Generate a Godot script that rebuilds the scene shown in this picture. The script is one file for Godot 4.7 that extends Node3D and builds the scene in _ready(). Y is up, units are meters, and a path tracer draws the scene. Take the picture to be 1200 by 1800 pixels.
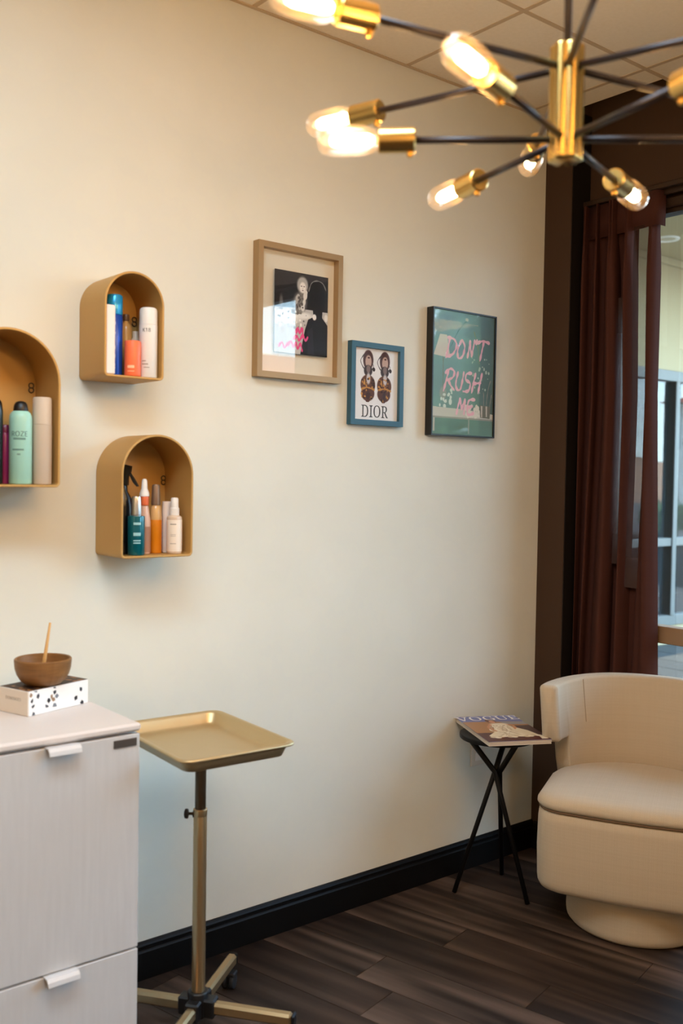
extends Node3D
# A corner of a small salon: beige wall with arched shelves and frames, window corner, chair, sputnik lamp.
# Axes: the left wall is x = 0, the window wall z = 0, y up, metres.

var M := {}
var taken := {}
const H := 2.74

# ---------------------------------------------------------------- naming and placing
func numbered(n: String) -> String:
	var k: int = taken.get(n, 0)
	taken[n] = k + 1
	return n if k == 0 else "%s_%03d" % [n, k]

func thing(called: String, label: String, category: String, at := Vector3.ZERO, turn := 0.0, group := "") -> Node3D:
	var o := Node3D.new()
	o.name = numbered(called)
	o.position = at
	o.rotation.y = turn
	add_child(o)
	o.set_meta("label", label)
	o.set_meta("category", category)
	if group != "":
		o.set_meta("group", group)
	return o

func part(called: String, mesh: Mesh, mat: Material, parent: Node3D, at := Vector3.ZERO, basis := Basis()) -> MeshInstance3D:
	var o := MeshInstance3D.new()
	o.name = called
	o.mesh = mesh
	o.material_override = mat
	o.transform = Transform3D(basis, at)
	o.cast_shadow = GeometryInstance3D.SHADOW_CASTING_SETTING_ON
	parent.add_child(o, true)
	return o

func struct(called: String, mesh: Mesh, mat: Material, at := Vector3.ZERO, label := "", category := "") -> MeshInstance3D:
	var o := part(numbered(called), mesh, mat, self, at)
	o.set_meta("kind", "structure")
	if label != "":
		o.set_meta("label", label)
	if category != "":
		o.set_meta("category", category)
	return o

func struct_root(called: String, label := "", category := "") -> Node3D:
	var o := Node3D.new()
	o.name = numbered(called)
	add_child(o)
	o.set_meta("kind", "structure")
	if label != "":
		o.set_meta("label", label)
	if category != "":
		o.set_meta("category", category)
	return o

# ---------------------------------------------------------------- mesh makers
func begin(group := 0) -> SurfaceTool:
	var st := SurfaceTool.new()
	st.begin(Mesh.PRIMITIVE_TRIANGLES)
	st.set_smooth_group(group)
	return st

func tri(st: SurfaceTool, a: Vector3, b: Vector3, c: Vector3) -> void:
	st.add_vertex(a); st.add_vertex(b); st.add_vertex(c)

func quad(st: SurfaceTool, a: Vector3, b: Vector3, c: Vector3, d: Vector3) -> void:
	tri(st, a, b, c); tri(st, a, c, d)

func finish(st: SurfaceTool) -> ArrayMesh:
	st.generate_normals()
	return st.commit()

# box with chamfered edges, centred at c
func rbox_to(st: SurfaceTool, s: Vector3, r: float, c := Vector3.ZERO) -> void:
	var h := s * 0.5
	r = min(r, min(h.x, min(h.y, h.z)) * 0.98)
	st.set_smooth_group(-1)
	for ax in 3:
		for sg in [-1.0, 1.0]:
			var u := (ax + 1) % 3
			var v := (ax + 2) % 3
			var p := []
			for q in [[-1, -1], [1, -1], [1, 1], [-1, 1]]:
				var w := Vector3.ZERO
				w[ax] = sg * h[ax]
				w[u] = q[0] * (h[u] - r)
				w[v] = q[1] * (h[v] - r)
				p.append(w + c)
			if sg > 0:
				quad(st, p[0], p[3], p[2], p[1])
			else:
				quad(st, p[0], p[1], p[2], p[3])
	if r <= 0.0:
		return
	for ax in 3:      # edges along ax
		var u := (ax + 1) % 3
		var v := (ax + 2) % 3
		for su in [-1.0, 1.0]:
			for sv in [-1.0, 1.0]:
				var p := []
				for q in [[-1.0, 0], [1.0, 0], [1.0, 1], [-1.0, 1]]:
					var w := Vector3.ZERO
					w[ax] = q[0] * (h[ax] - r)
					w[u] = su * (h[u] if q[1] == 0 else h[u] - r)
					w[v] = sv * (h[v] - r if q[1] == 0 else h[v])
					p.append(w + c)
				if su * sv > 0:
					quad(st, p[0], p[3], p[2], p[1])
				else:
					quad(st, p[0], p[1], p[2], p[3])
	for sx in [-1.0, 1.0]:
		for sy in [-1.0, 1.0]:
			for sz in [-1.0, 1.0]:
				var a := c + Vector3(sx * h.x, sy * (h.y - r), sz * (h.z - r))
				var b := c + Vector3(sx * (h.x - r), sy * h.y, sz * (h.z - r))
				var d := c + Vector3(sx * (h.x - r), sy * (h.y - r), sz * h.z)
				if sx * sy * sz > 0:
					tri(st, a, d, b)
				else:
					tri(st, a, b, d)

func rbox(s: Vector3, r := 0.002, c := Vector3.ZERO) -> ArrayMesh:
	var st := begin(-1)
	rbox_to(st, s, r, c)
	return finish(st)

func span(a: Vector3, b: Vector3, r := 0.0) -> ArrayMesh:      # box between two corners, in world axes
	return rbox((b - a).abs(), r, (a + b) * 0.5)

# surface of revolution about y; a profile runs from the bottom up as (radius, height)
func lathe_to(st: SurfaceTool, prof: Array, seg := 32, at := Vector3.ZERO, basis := Basis()) -> void:
	var g := 1
	for i in prof.size() - 1:
		if i > 0:
			var d0: Vector2 = (prof[i] - prof[i - 1]).normalized()
			var d1: Vector2 = (prof[i + 1] - prof[i]).normalized()
			if d0.dot(d1) < 0.8:
				g += 1
		st.set_smooth_group(g)
		for k in seg:
			var a0 := TAU * k / seg
			var a1 := TAU * (k + 1) / seg
			var p: Vector2 = prof[i]
			var q: Vector2 = prof[i + 1]
			var A := at + basis * Vector3(p.x * cos(a0), p.y, p.x * sin(a0))
			var B := at + basis * Vector3(p.x * cos(a1), p.y, p.x * sin(a1))
			var C := at + basis * Vector3(q.x * cos(a1), q.y, q.x * sin(a1))
			var D := at + basis * Vector3(q.x * cos(a0), q.y, q.x * sin(a0))
			if p.x < 1e-6:
				tri(st, A, C, D)
			elif q.x < 1e-6:
				tri(st, A, B, C)
			else:
				quad(st, A, B, C, D)

func lathe(prof: Array, seg := 32) -> ArrayMesh:
	var st := begin(1)
	lathe_to(st, prof, seg)
	return finish(st)

func rounded(r: float, y0: float, y1: float, e := 0.003) -> Array:   # a closed cylinder with rounded rims, as a lathe profile
	var p := [Vector2(0, y0), Vector2(r - e, y0)]
	for i in [1, 2, 3]:
		var a: float = PI / 2 * i / 3
		p.append(Vector2(r - e + e * sin(a), y0 + e - e * cos(a)))
	for i in [0, 1, 2, 3]:
		var a: float = PI / 2 * i / 3
		p.append(Vector2(r - e + e * cos(a), y1 - e + e * sin(a)))
	p.append(Vector2(0, y1))
	return p

# rows of points (each a closed ring) joined into a skin; groups[i] is the smooth group between ring i and i+1
func loft_to(st: SurfaceTool, rings: Array, caps := true, groups := []) -> void:
	var n: int = rings[0].size()
	for i in rings.size() - 1:
		st.set_smooth_group(groups[i] if groups.size() else 1)
		for k in n:
			var k1 := (k + 1) % n
			quad(st, rings[i][k], rings[i][k1], rings[i + 1][k1], rings[i + 1][k])
	if caps:
		for e in [0, rings.size() - 1]:
			st.set_smooth_group((groups[0] if e == 0 else groups[-1]) if groups.size() else 1)
			var c := Vector3.ZERO
			for p in rings[e]:
				c += p / n
			for k in n:
				if e == 0:
					tri(st, c, rings[e][(k + 1) % n], rings[e][k])
				else:
					tri(st, c, rings[e][k], rings[e][(k + 1) % n])

func tube_to(st: SurfaceTool, pts: Array, r0: float, r1 := -1.0, seg := 12) -> void:
	if r1 < 0:
		r1 = r0
	var rings := []
	for i in pts.size():
		var d: Vector3
		if i == 0:
			d = pts[1] - pts[0]
		elif i == pts.size() - 1:
			d = pts[i] - pts[i - 1]
		else:
			d = (pts[i + 1] - pts[i]).normalized() + (pts[i] - pts[i - 1]).normalized()
		d = d.normalized()
		var u := d.cross(Vector3(0.31, 0.17, 0.94)).normalized()
		var v := d.cross(u)
		var r := lerpf(r0, r1, float(i) / (pts.size() - 1))
		var ring := []
		for k in seg:
			var a := TAU * k / seg
			ring.append(pts[i] + (u * cos(a) + v * sin(a)) * r)
		rings.append(ring)
	loft_to(st, rings)

func tube(pts: Array, r0: float, r1 := -1.0, seg := 12) -> ArrayMesh:
	var st := begin(1)
	tube_to(st, pts, r0, r1, seg)
	return finish(st)

# polygon (x, y) pushed out along z from z0 to z1
func prism(poly: PackedVector2Array, z0: float, z1: float) -> ArrayMesh:
	var st := begin(-1)
	if not Geometry2D.is_polygon_clockwise(poly):
		poly = poly.duplicate()
		poly.reverse()
	var ix := Geometry2D.triangulate_polygon(poly)
	for i in range(0, ix.size(), 3):
		var a := poly[ix[i]]; var b := poly[ix[i + 1]]; var c := poly[ix[i + 2]]
		if (b - a).cross(c - a) > 0:
			var t := b; b = c; c = t
		tri(st, Vector3(a.x, a.y, z1), Vector3(b.x, b.y, z1), Vector3(c.x, c.y, z1))
		tri(st, Vector3(a.x, a.y, z0), Vector3(c.x, c.y, z0), Vector3(b.x, b.y, z0))
	var n := poly.size()
	for i in n:
		var p := poly[i]; var q := poly[(i + 1) % n]
		quad(st, Vector3(p.x, p.y, z1), Vector3(p.x, p.y, z0), Vector3(q.x, q.y, z0), Vector3(q.x, q.y, z1))
	return finish(st)

# a flat print: a thin sheet facing +z whose front shows a picture
func sheet(w: float, h: float, t := 0.0015) -> ArrayMesh:
	var st := begin(-1)
	var P := [Vector3(-w / 2, h / 2, t), Vector3(w / 2, h / 2, t), Vector3(w / 2, -h / 2, t), Vector3(-w / 2, -h / 2, t)]
	var U := [Vector2(0, 0), Vector2(1, 0), Vector2(1, 1), Vector2(0, 1)]
	for i in [0, 1, 2, 0, 2, 3]:
		st.set_uv(U[i])
		st.add_vertex(P[i])
	st.set_uv(Vector2(0.01, 0.01))
	for i in 4:
		var a: Vector3 = P[i]; var b: Vector3 = P[(i + 1) % 4]
		quad(st, a, Vector3(a.x, a.y, 0), Vector3(b.x, b.y, 0), b)
	quad(st, P[0] * Vector3(1, 1, 0), P[3] * Vector3(1, 1, 0), P[2] * Vector3(1, 1, 0), P[1] * Vector3(1, 1, 0))
	return finish(st)

# lettering; bend > 0 wraps it round a vertical cylinder of that radius
func lettering(txt: String, height: float, depth := 0.0006, font := "Droid Sans", bend := 0.0, squeeze := 1.0) -> ArrayMesh:
	var sf := SystemFont.new()
	sf.font_names = PackedStringArray([font])
	var tm := TextMesh.new()
	tm.font = sf
	tm.text = txt
	tm.font_size = 64
	tm.pixel_size = height / 64.0 * 1.4
	tm.depth = depth
	tm.curve_step = 2.0
	var arr := tm.get_mesh_arrays()
	var v: PackedVector3Array = arr[Mesh.ARRAY_VERTEX]
	var nn: PackedVector3Array = arr[Mesh.ARRAY_NORMAL]
	for i in v.size():
		v[i].x *= squeeze
		if bend > 0.0:
			var a := v[i].x / bend
			var r := bend + v[i].z
			v[i] = Vector3(r * sin(a), v[i].y, r * cos(a) - bend)
			nn[i] = Basis(Vector3.UP, a) * nn[i]
	arr[Mesh.ARRAY_VERTEX] = v
	arr[Mesh.ARRAY_NORMAL] = nn
	var m := ArrayMesh.new()
	m.add_surface_from_arrays(Mesh.PRIMITIVE_TRIANGLES, arr)
	return m

# ---------------------------------------------------------------- materials
func mat(c: Color, rough := 0.6, metal := 0.0, spec := 0.5) -> StandardMaterial3D:
	var m := StandardMaterial3D.new()
	m.albedo_color = c
	m.roughness = rough
	m.metallic = metal
	m.metallic_specular = spec
	return m

func glass(c: Color, a: float, rough := 0.02) -> StandardMaterial3D:
	var m := mat(Color(c.r, c.g, c.b, a), rough)
	m.transparency = BaseMaterial3D.TRANSPARENCY_ALPHA
	return m

func rgb8(r: int, g: int, b: int) -> Color:
	return Color8(r, g, b)

func noise_image(w: int, h: int, fx: float, fy: float, sd: int, oct := 4, lo := 0.0, hi := 1.0) -> Image:
	var n := FastNoiseLite.new()
	n.seed = sd
	n.noise_type = FastNoiseLite.TYPE_PERLIN
	n.fractal_octaves = oct
	n.frequency = 1.0
	var im := Image.create(w, h, false, Image.FORMAT_RGB8)
	for y in h:
		for x in w:
			# blend with a shifted copy so that the tile wraps along both axes
			var u := float(x) / w; var v := float(y) / h
			var a := n.get_noise_2d(u * fx, v * fy)
			var b := n.get_noise_2d((u - 1.0) * fx, v * fy)
			var c := n.get_noise_2d(u * fx, (v - 1.0) * fy)
			var d := n.get_noise_2d((u - 1.0) * fx, (v - 1.0) * fy)
			var t := lerpf(lerpf(a, b, u), lerpf(c, d, u), v)
			t = clampf(0.5 + t * 1.1, 0, 1)
			t = lerpf(lo, hi, t)
			im.set_pixel(x, y, Color(t, t, t))
	return im

func grad_map(im: Image, a: Color, b: Color) -> ImageTexture:
	var o := Image.create(im.get_width(), im.get_height(), false, Image.FORMAT_RGB8)
	for y in im.get_height():
		for x in im.get_width():
			o.set_pixel(x, y, a.lerp(b, im.get_pixel(x, y).r))
	return ImageTexture.create_from_image(o)

func weave_image(n: int, seed_: int) -> Image:
	var rng := RandomNumberGenerator.new()
	rng.seed = seed_
	var cols := []
	var rows := []
	for i in n:
		cols.append(rng.randf()); rows.append(rng.randf())
	var im := Image.create(n, n, false, Image.FORMAT_RGB8)
	for y in n:
		for x in n:
			var over := ((x / 3) + (y / 3)) % 2 == 0
			var t: float = 0.46 + 0.16 * (cols[(x / 3) * 3] if over else rows[(y / 3) * 3]) + 0.15 * (1.0 if over else 0.0) + 0.15 * rng.randf()
			im.set_pixel(x, y, Color(t, t, t))
	return im

func make_materials() -> void:
	var blotch := noise_image(256, 256, 5, 5, 11, 5)
	M.wall = mat(Color.WHITE, 0.75, 0, 0.35)
	M.wall.albedo_texture = grad_map(blotch, rgb8(219, 217, 203), rgb8(226, 224, 211))
	M.wall.uv1_triplanar = true
	M.wall.uv1_world_triplanar = true
	M.wall.uv1_scale = Vector3.ONE * 0.7
	var fine := ImageTexture.create_from_image(noise_image(256, 256, 28, 28, 5, 3))
	M.wall.heightmap_enabled = true
	M.wall.heightmap_texture = fine
	M.wall.heightmap_scale = 0.05
	M.brown_wall = mat(rgb8(68, 50, 37), 0.7, 0, 0.3)
	M.dark_paint = mat(rgb8(24, 18, 14), 0.7, 0, 0.3)
	M.plain_wall = mat(rgb8(226, 218, 202), 0.8, 0, 0.3)
	M.base = mat(rgb8(9, 8, 8), 0.45, 0, 0.35)
	var tile_noise := noise_image(256, 256, 40, 40, 3, 3)
	M.tile = mat(Color.WHITE, 0.95, 0, 0.2)
	M.tile.albedo_texture = grad_map(tile_noise, rgb8(238, 226, 204), rgb8(244, 232, 212))
	M.tile.uv1_triplanar = true
	M.tile.uv1_world_triplanar = true
	M.tile.uv1_scale = Vector3.ONE * 2.0
	M.tee = mat(rgb8(200, 178, 148), 0.6, 0, 0.3)
	# floor planks: grain along the plank
	var grain := noise_image(512, 512, 3, 34, 21, 4)
	var wide := noise_image(256, 256, 2, 7, 8, 3)
	var streak := noise_image(512, 512, 1.6, 15, 77, 2)
	M.planks = []
	var tones := [[rgb8(30, 23, 19), rgb8(96, 78, 67)], [rgb8(26, 19, 16), rgb8(80, 64, 54)], [rgb8(36, 28, 23), rgb8(110, 91, 79)], [rgb8(23, 17, 14), rgb8(70, 55, 46)]]
	for i in tones.size():
		var im := Image.create(512, 512, false, Image.FORMAT_RGB8)
		for y in 512:
			for x in 512:
				var g := grain.get_pixel(x, y).r
				var w := wide.get_pixel(x / 2, (y / 2 + i * 61) % 256).r
				var k := streak.get_pixel(x, (y + i * 97) % 512).r
				var t := clampf(g * 0.45 + w * 0.6 + k * 0.9 - 0.5, 0, 1)
				im.set_pixel(x, y, tones[i][0].lerp(tones[i][1], t))
		var m := mat(Color.WHITE, 0.55, 0, 0.3)
		m.albedo_texture = ImageTexture.create_from_image(im)
		m.uv1_triplanar = true
		m.uv1_scale = Vector3(0.8, 1.0, 1.9)
		m.uv1_offset = Vector3(0.13 * i, 0.3 * i, 0.27 * i)
		M.planks.append(m)
	# upholstery
	var weave := weave_image(192, 4)
	M.stitch = mat(rgb8(146, 124, 98), 0.9)
	M.fabric = mat(Color.WHITE, 0.85, 0, 0.25)
	M.fabric.albedo_texture = grad_map(weave, rgb8(162, 145, 120), rgb8(198, 182, 158))
	M.fabric.uv1_triplanar = true
	M.fabric.uv1_scale = Vector3.ONE * 6.0
	M.fabric.heightmap_enabled = true
	M.fabric.heightmap_texture = ImageTexture.create_from_image(weave)
	M.fabric.heightmap_scale = 0.04
	M.fabric.rim_enabled = true
	M.fabric.rim = 0.35
	M.seam = mat(rgb8(104, 80, 56), 0.9)
	M.curtain = mat(Color.WHITE, 0.8, 0, 0.25)
	M.curtain.albedo_texture = grad_map(weave, rgb8(58, 32, 26), rgb8(76, 44, 36))
	M.curtain.uv1_triplanar = true
	M.curtain.uv1_scale = Vector3.ONE * 5.0
	M.sheer = mat(Color(0.21, 0.125, 0.1, 1.0), 0.8)
	M.sheer.vertex_color_use_as_albedo = true
	M.sheer.transparency = BaseMaterial3D.TRANSPARENCY_ALPHA
	# metals
	M.brass = mat(rgb8(220, 182, 108), 0.24, 1.0)
	M.brass_dull = mat(rgb8(205, 160, 80), 0.4, 1.0)
	M.rod = mat(rgb8(44, 38, 40), 0.32, 0.5)
	M.gold_paint = mat(rgb8(190, 148, 84), 0.48, 0.25, 0.5)
	M.tray = mat(rgb8(198, 176, 134), 0.4, 0.7)
	M.champagne = mat(rgb8(190, 162, 120), 0.3, 0.85)
	M.dark_bronze = mat(rgb8(96, 80, 62), 0.3, 0.8)
	M.black_metal = mat(rgb8(9, 9, 10), 0.5, 0.0, 0.35)
	M.black_plastic = mat(rgb8(17, 17, 19), 0.4)
	M.rubber = mat(rgb8(26, 26, 28), 0.65)
	M.bronze = mat(rgb8(56, 40, 30), 0.35, 0.4)
	M.rail = mat(rgb8(140, 110, 80), 0.5, 0.1)
	M.silver = mat(rgb8(206, 206, 208), 0.25, 0.9)
	# cabinet: white wood grain foil
	var gr := noise_image(256, 256, 40, 3, 33, 3)
	M.cabinet = mat(Color.WHITE, 0.5, 0, 0.4)
	M.cabinet.albedo_texture = grad_map(gr, rgb8(194, 192, 190), rgb8(201, 199, 197))
	M.cabinet.uv1_triplanar = true
	M.cabinet.uv1_scale = Vector3.ONE * 2.5
	M.white_plastic = mat(rgb8(230, 226, 221), 0.4)
	M.handle = mat(rgb8(206, 204, 203), 0.4)
	M.cabinet_top = mat(rgb8(212, 203, 197), 0.45, 0, 0.4)
	M.label_dark = mat(rgb8(86, 78, 72), 0.35, 0.3)
	M.clear_glass = glass(Color(1, 1, 1), 0.004, 0.0)
	M.clear_glass.metallic_specular = 0.42
	M.window_glass = glass(Color(0.9, 1, 0.97), 0.004, 0.0)
	M.shop_glass = glass(Color(0.8, 1, 1), 0.004, 0.0)
	M.shop_glass.metallic_specular = 0.4
	M.bulb_glass = glass(Color(1.0, 0.9, 0.74), 0.012, 0.03)
	M.filament = mat(rgb8(255, 220, 160), 0.5)
	M.filament.emission_enabled = true
	M.filament.emission = Color(1.0, 0.88, 0.68)
	M.filament.emission_energy_multiplier = 16.0
	M.panel = mat(rgb8(250, 246, 238), 0.5)
	M.panel.emission_enabled = true
	M.panel.emission = Color(0.76, 0.9, 1.0)
	M.panel.emission_energy_multiplier = 3.0
	M.panel_warm = M.panel.duplicate()
	M.panel_warm.emission = Color(1.0, 0.77, 0.46)
	M.print_dark = mat(rgb8(40, 40, 42), 0.6)
	M.print_grey = mat(rgb8(168, 155, 142), 0.6)
	M.print_white = mat(rgb8(244, 240, 232), 0.6)
	# outdoors
	M.cream = mat(rgb8(174, 158, 124), 0.85, 0, 0.2)
	M.stucco = mat(rgb8(232, 226, 214), 0.9, 0, 0.2)
	M.frame_pale = mat(rgb8(104, 104, 97), 0.5, 0.1)
	M.frame_dark = mat(rgb8(44, 40, 32), 0.5, 0.1)
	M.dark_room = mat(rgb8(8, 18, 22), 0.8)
	M.paver = mat(rgb8(50, 53, 50), 0.85)
	M.paver2 = mat(rgb8(43, 46, 44), 0.85)
	M.joint = mat(rgb8(26, 27, 27), 0.95)
	M.asphalt = mat(rgb8(112, 110, 106), 0.95)
	M.roof_tile = mat(rgb8(164, 84, 62), 0.8)
	M.hill = mat(rgb8(186, 140, 104), 0.95)
	M.leaf = mat(rgb8(96, 124, 70), 0.7)
	M.leaf_dark = mat(rgb8(40, 56, 44), 0.7)
	M.trunk = mat(rgb8(110, 90, 70), 0.9)

# ---------------------------------------------------------------- flat pictures
func dot(im: Image, cx: float, cy: float, rx: float, ry: float, c: Color, soft := 1.0, ang := 0.0) -> void:
	var R := maxf(rx, ry) + soft
	var ca := cos(ang); var sa := sin(ang)
	for y in range(maxi(0, int(cy - R)), mini(im.get_height(), int(cy + R) + 2)):
		for x in range(maxi(0, int(cx - R)), mini(im.get_width(), int(cx + R) + 2)):
			var dx := x - cx; var dy := y - cy
			var q := Vector2((dx * ca + dy * sa) / rx, (-dx * sa + dy * ca) / ry).length()
			var a := clampf((1.0 - q) * minf(rx, ry) / soft + 0.5, 0, 1) * c.a
			if a > 0:
				im.set_pixel(x, y, im.get_pixel(x, y).lerp(Color(c.r, c.g, c.b), a))

func shape(im: Image, pts: Array, c: Color) -> void:
	var p := PackedVector2Array(pts)
	var lo := p[0]; var hi := p[0]
	for q in p:
		lo = lo.min(q); hi = hi.max(q)
	for y in range(maxi(0, int(lo.y)), mini(im.get_height(), int(hi.y) + 1)):
		for x in range(maxi(0, int(lo.x)), mini(im.get_width(), int(hi.x) + 1)):
			if Geometry2D.is_point_in_polygon(Vector2(x + 0.5, y + 0.5), p):
				im.set_pixel(x, y, im.get_pixel(x, y).lerp(Color(c.r, c.g, c.b), c.a))

func brush(im: Image, pts: Array, w: float, c: Color) -> void:      # a smooth stroke through the points
	var cv := Curve2D.new()
	for i in pts.size():
		var t := Vector2.ZERO
		if i > 0 and i < pts.size() - 1:
			t = (pts[i + 1] - pts[i - 1]) * 0.16
		cv.add_point(pts[i], -t, t)
	var n := int(cv.get_baked_length() / 1.2) + 2
	for k in n:
		var q := cv.sample_baked(cv.get_baked_length() * k / (n - 1))
		var ww := w * (0.75 + 0.35 * sin(k * 0.23) * sin(k * 0.071 + 1.0))
		dot(im, q.x, q.y, ww, ww * 1.25, c, 1.2)

func picture_material(im: Image, rough := 0.6) -> StandardMaterial3D:
	var m := mat(Color.WHITE, rough, 0, 0.3)
	m.albedo_texture = ImageTexture.create_from_image(im)
	m.texture_repeat = false
	return m

func speckle(im: Image, n: int, seed_: int, area: Rect2, c: Color, r0: float, r1: float) -> void:
	var rng := RandomNumberGenerator.new()
	rng.seed = seed_
	for i in n:
		var r := rng.randf_range(r0, r1)
		dot(im, area.position.x + rng.randf() * area.size.x, area.position.y + rng.randf() * area.size.y, r, r * rng.randf_range(0.6, 1.6), c, 1.0)

func photo_picture() -> Image:     # black and white table scene: one figure facing, one dark figure from behind, pink scrawl
	var im := Image.create(240, 290, false, Image.FORMAT_RGB8)
	im.fill(rgb8(26, 24, 25))
	shape(im, [Vector2(0, 0), Vector2(240, 0), Vector2(240, 14), Vector2(90, 40), Vector2(0, 60)], rgb8(52, 48, 46))
	shape(im, [Vector2(0, 132), Vector2(90, 126), Vector2(240, 128), Vector2(240, 290), Vector2(0, 290)], rgb8(188, 184, 178))
	dot(im, 60, 160, 60, 22, rgb8(224, 222, 216), 14)
	dot(im, 120, 150, 46, 12, rgb8(228, 226, 220), 8)
	dot(im, 88, 140, 22, 8, rgb8(120, 116, 112), 4)
	dot(im, 28, 112, 8, 26, rgb8(96, 92, 88), 6)
	speckle(im, 40, 2, Rect2(0, 136, 130, 60), rgb8(240, 238, 232), 2, 6)
	speckle(im, 26, 7, Rect2(10, 140, 130, 70), rgb8(110, 106, 102), 1, 4)
	# seated figure, chin on the hand
	dot(im, 112, 104, 30, 36, rgb8(118, 114, 110), 12)
	dot(im, 122, 42, 25, 30, rgb8(172, 168, 162), 8)
	dot(im, 123, 50, 14, 19, rgb8(232, 228, 222), 5)
	dot(im, 117, 46, 3.5, 1.6, rgb8(70, 64, 62), 1)
	dot(im, 129, 46, 3.5, 1.6, rgb8(70, 64, 62), 1)
	dot(im, 123, 61, 4, 1.6, rgb8(110, 96, 92), 1)
	dot(im, 123, 54, 1.6, 4, rgb8(200, 196, 190), 1)
	dot(im, 136, 66, 9, 8, rgb8(222, 218, 212), 3)
	brush(im, [Vector2(136, 70), Vector2(132, 94), Vector2(124, 124)], 8.0, rgb8(214, 210, 204))
	brush(im, [Vector2(104, 82), Vector2(96, 104), Vector2(110, 126)], 7.0, rgb8(176, 172, 166))
	speckle(im, 22, 14, Rect2(94, 78, 30, 44), rgb8(84, 80, 78), 1.5, 4)
	# dark figure from behind
	dot(im, 190, 74, 42, 56, rgb8(14, 13, 14), 5)
	brush(im, [Vector2(150, 60), Vector2(162, 30), Vector2(186, 18), Vector2(214, 24), Vector2(230, 48)], 2.0, rgb8(140, 136, 130))
	shape(im, [Vector2(168, 110), Vector2(216, 110), Vector2(214, 150), Vector2(240, 176), Vector2(240, 290), Vector2(116, 290), Vector2(136, 200), Vector2(150, 162), Vector2(174, 150)], rgb8(18, 17, 19))
	dot(im, 178, 150, 9, 11, rgb8(236, 232, 226), 3)
	dot(im, 232, 148, 9, 13, rgb8(226, 222, 216), 3)
	shape(im, [Vector2(146, 206), Vector2(170, 186), Vector2(180, 290), Vector2(150, 290)], rgb8(36, 38, 42))
	# pink scrawl
	var pk := rgb8(226, 74, 132)
	brush(im, [Vector2(96, 214), Vector2(104, 196), Vector2(112, 214), Vector2(122, 198), Vector2(126, 216)], 5.0, pk)
	brush(im, [Vector2(86, 236), Vector2(100, 226), Vector2(110, 240), Vector2(126, 222), Vector2(138, 238), Vector2(148, 226)], 5.0, pk)
	brush(im, [Vector2(60, 262), Vector2(74, 246), Vector2(84, 266), Vector2(96, 250), Vector2(104, 270), Vector2(116, 252), Vector2(124, 276)], 4.5, pk)
	brush(im, [Vector2(20, 268), Vector2(34, 254), Vector2(44, 272), Vector2(56, 258)], 4.0, pk)
	return im

func shoe_picture() -> Image:      # two strapped flat shoes seen from above, pointed toes down, on white
	var im := Image.create(204, 256, false, Image.FORMAT_RGB8)
	im.fill(rgb8(232, 230, 228))
	var rng := RandomNumberGenerator.new()
	rng.seed = 9
	for s in [0, 1]:
		var ox := 66.0 if s == 0 else 142.0
		var lean := 0.0 if s == 0 else -4.0
		dot(im, ox, 42, 23, 35, rgb8(74, 46, 44), 3)                # heel cup
		dot(im, ox + 1, 48, 14, 23, rgb8(196, 164, 148), 3)         # insole
		dot(im, ox + 2, 34, 5, 3, rgb8(70, 40, 40), 1)
		dot(im, ox, 80, 19, 20, rgb8(60, 52, 54), 3)                # instep
		dot(im, ox + 1, 74, 9, 14, rgb8(128, 108, 104), 3)
		brush(im, [Vector2(ox - 17, 22), Vector2(ox - 34, 46), Vector2(ox - 22, 70), Vector2(ox - 12, 74)], 1.6, rgb8(66, 60, 60))
		brush(im, [Vector2(ox + 12, 78), Vector2(ox + 22, 70), Vector2(ox + 24, 60), Vector2(ox + 16, 54)], 1.6, rgb8(66, 60, 60))
		dot(im, ox + 26, 74, 6, 7, rgb8(52, 44, 46), 1)
		dot(im, ox + lean * 0.3, 130, 33, 36, rgb8(96, 62, 44), 3)  # vamp
		dot(im, ox + lean * 0.6, 160, 30, 28, rgb8(92, 58, 44), 3)
		shape(im, [Vector2(ox - 27, 162), Vector2(ox + 27, 162), Vector2(ox + 6 + lean, 192), Vector2(ox - 6 + lean, 192)], rgb8(88, 56, 46))
		dot(im, ox + 2, 108, 9, 20, rgb8(200, 190, 186), 4)
		for k in 34:
			var px: float = ox + rng.randf_range(-29, 29)
			var py: float = rng.randf_range(106, 186)
			if absf(px - ox) < 31.0 - maxf(0.0, (py - 165.0) * 0.7):
				dot(im, px, py, rng.randf_range(2, 5), rng.randf_range(2, 6), rgb8(196, 136, 66) if k % 2 else rgb8(52, 34, 28), 1.5)
		brush(im, [Vector2(ox - 28, 146), Vector2(ox, 140), Vector2(ox + 28, 146)], 3.0, rgb8(190, 132, 62))
		brush(im, [Vector2(ox - 16, 112), Vector2(ox - 12, 132)], 2.5, rgb8(198, 140, 66))
		dot(im, ox + 1 + lean * 0.5, 168, 8, 16, rgb8(70, 48, 44), 4)
	return im

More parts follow.
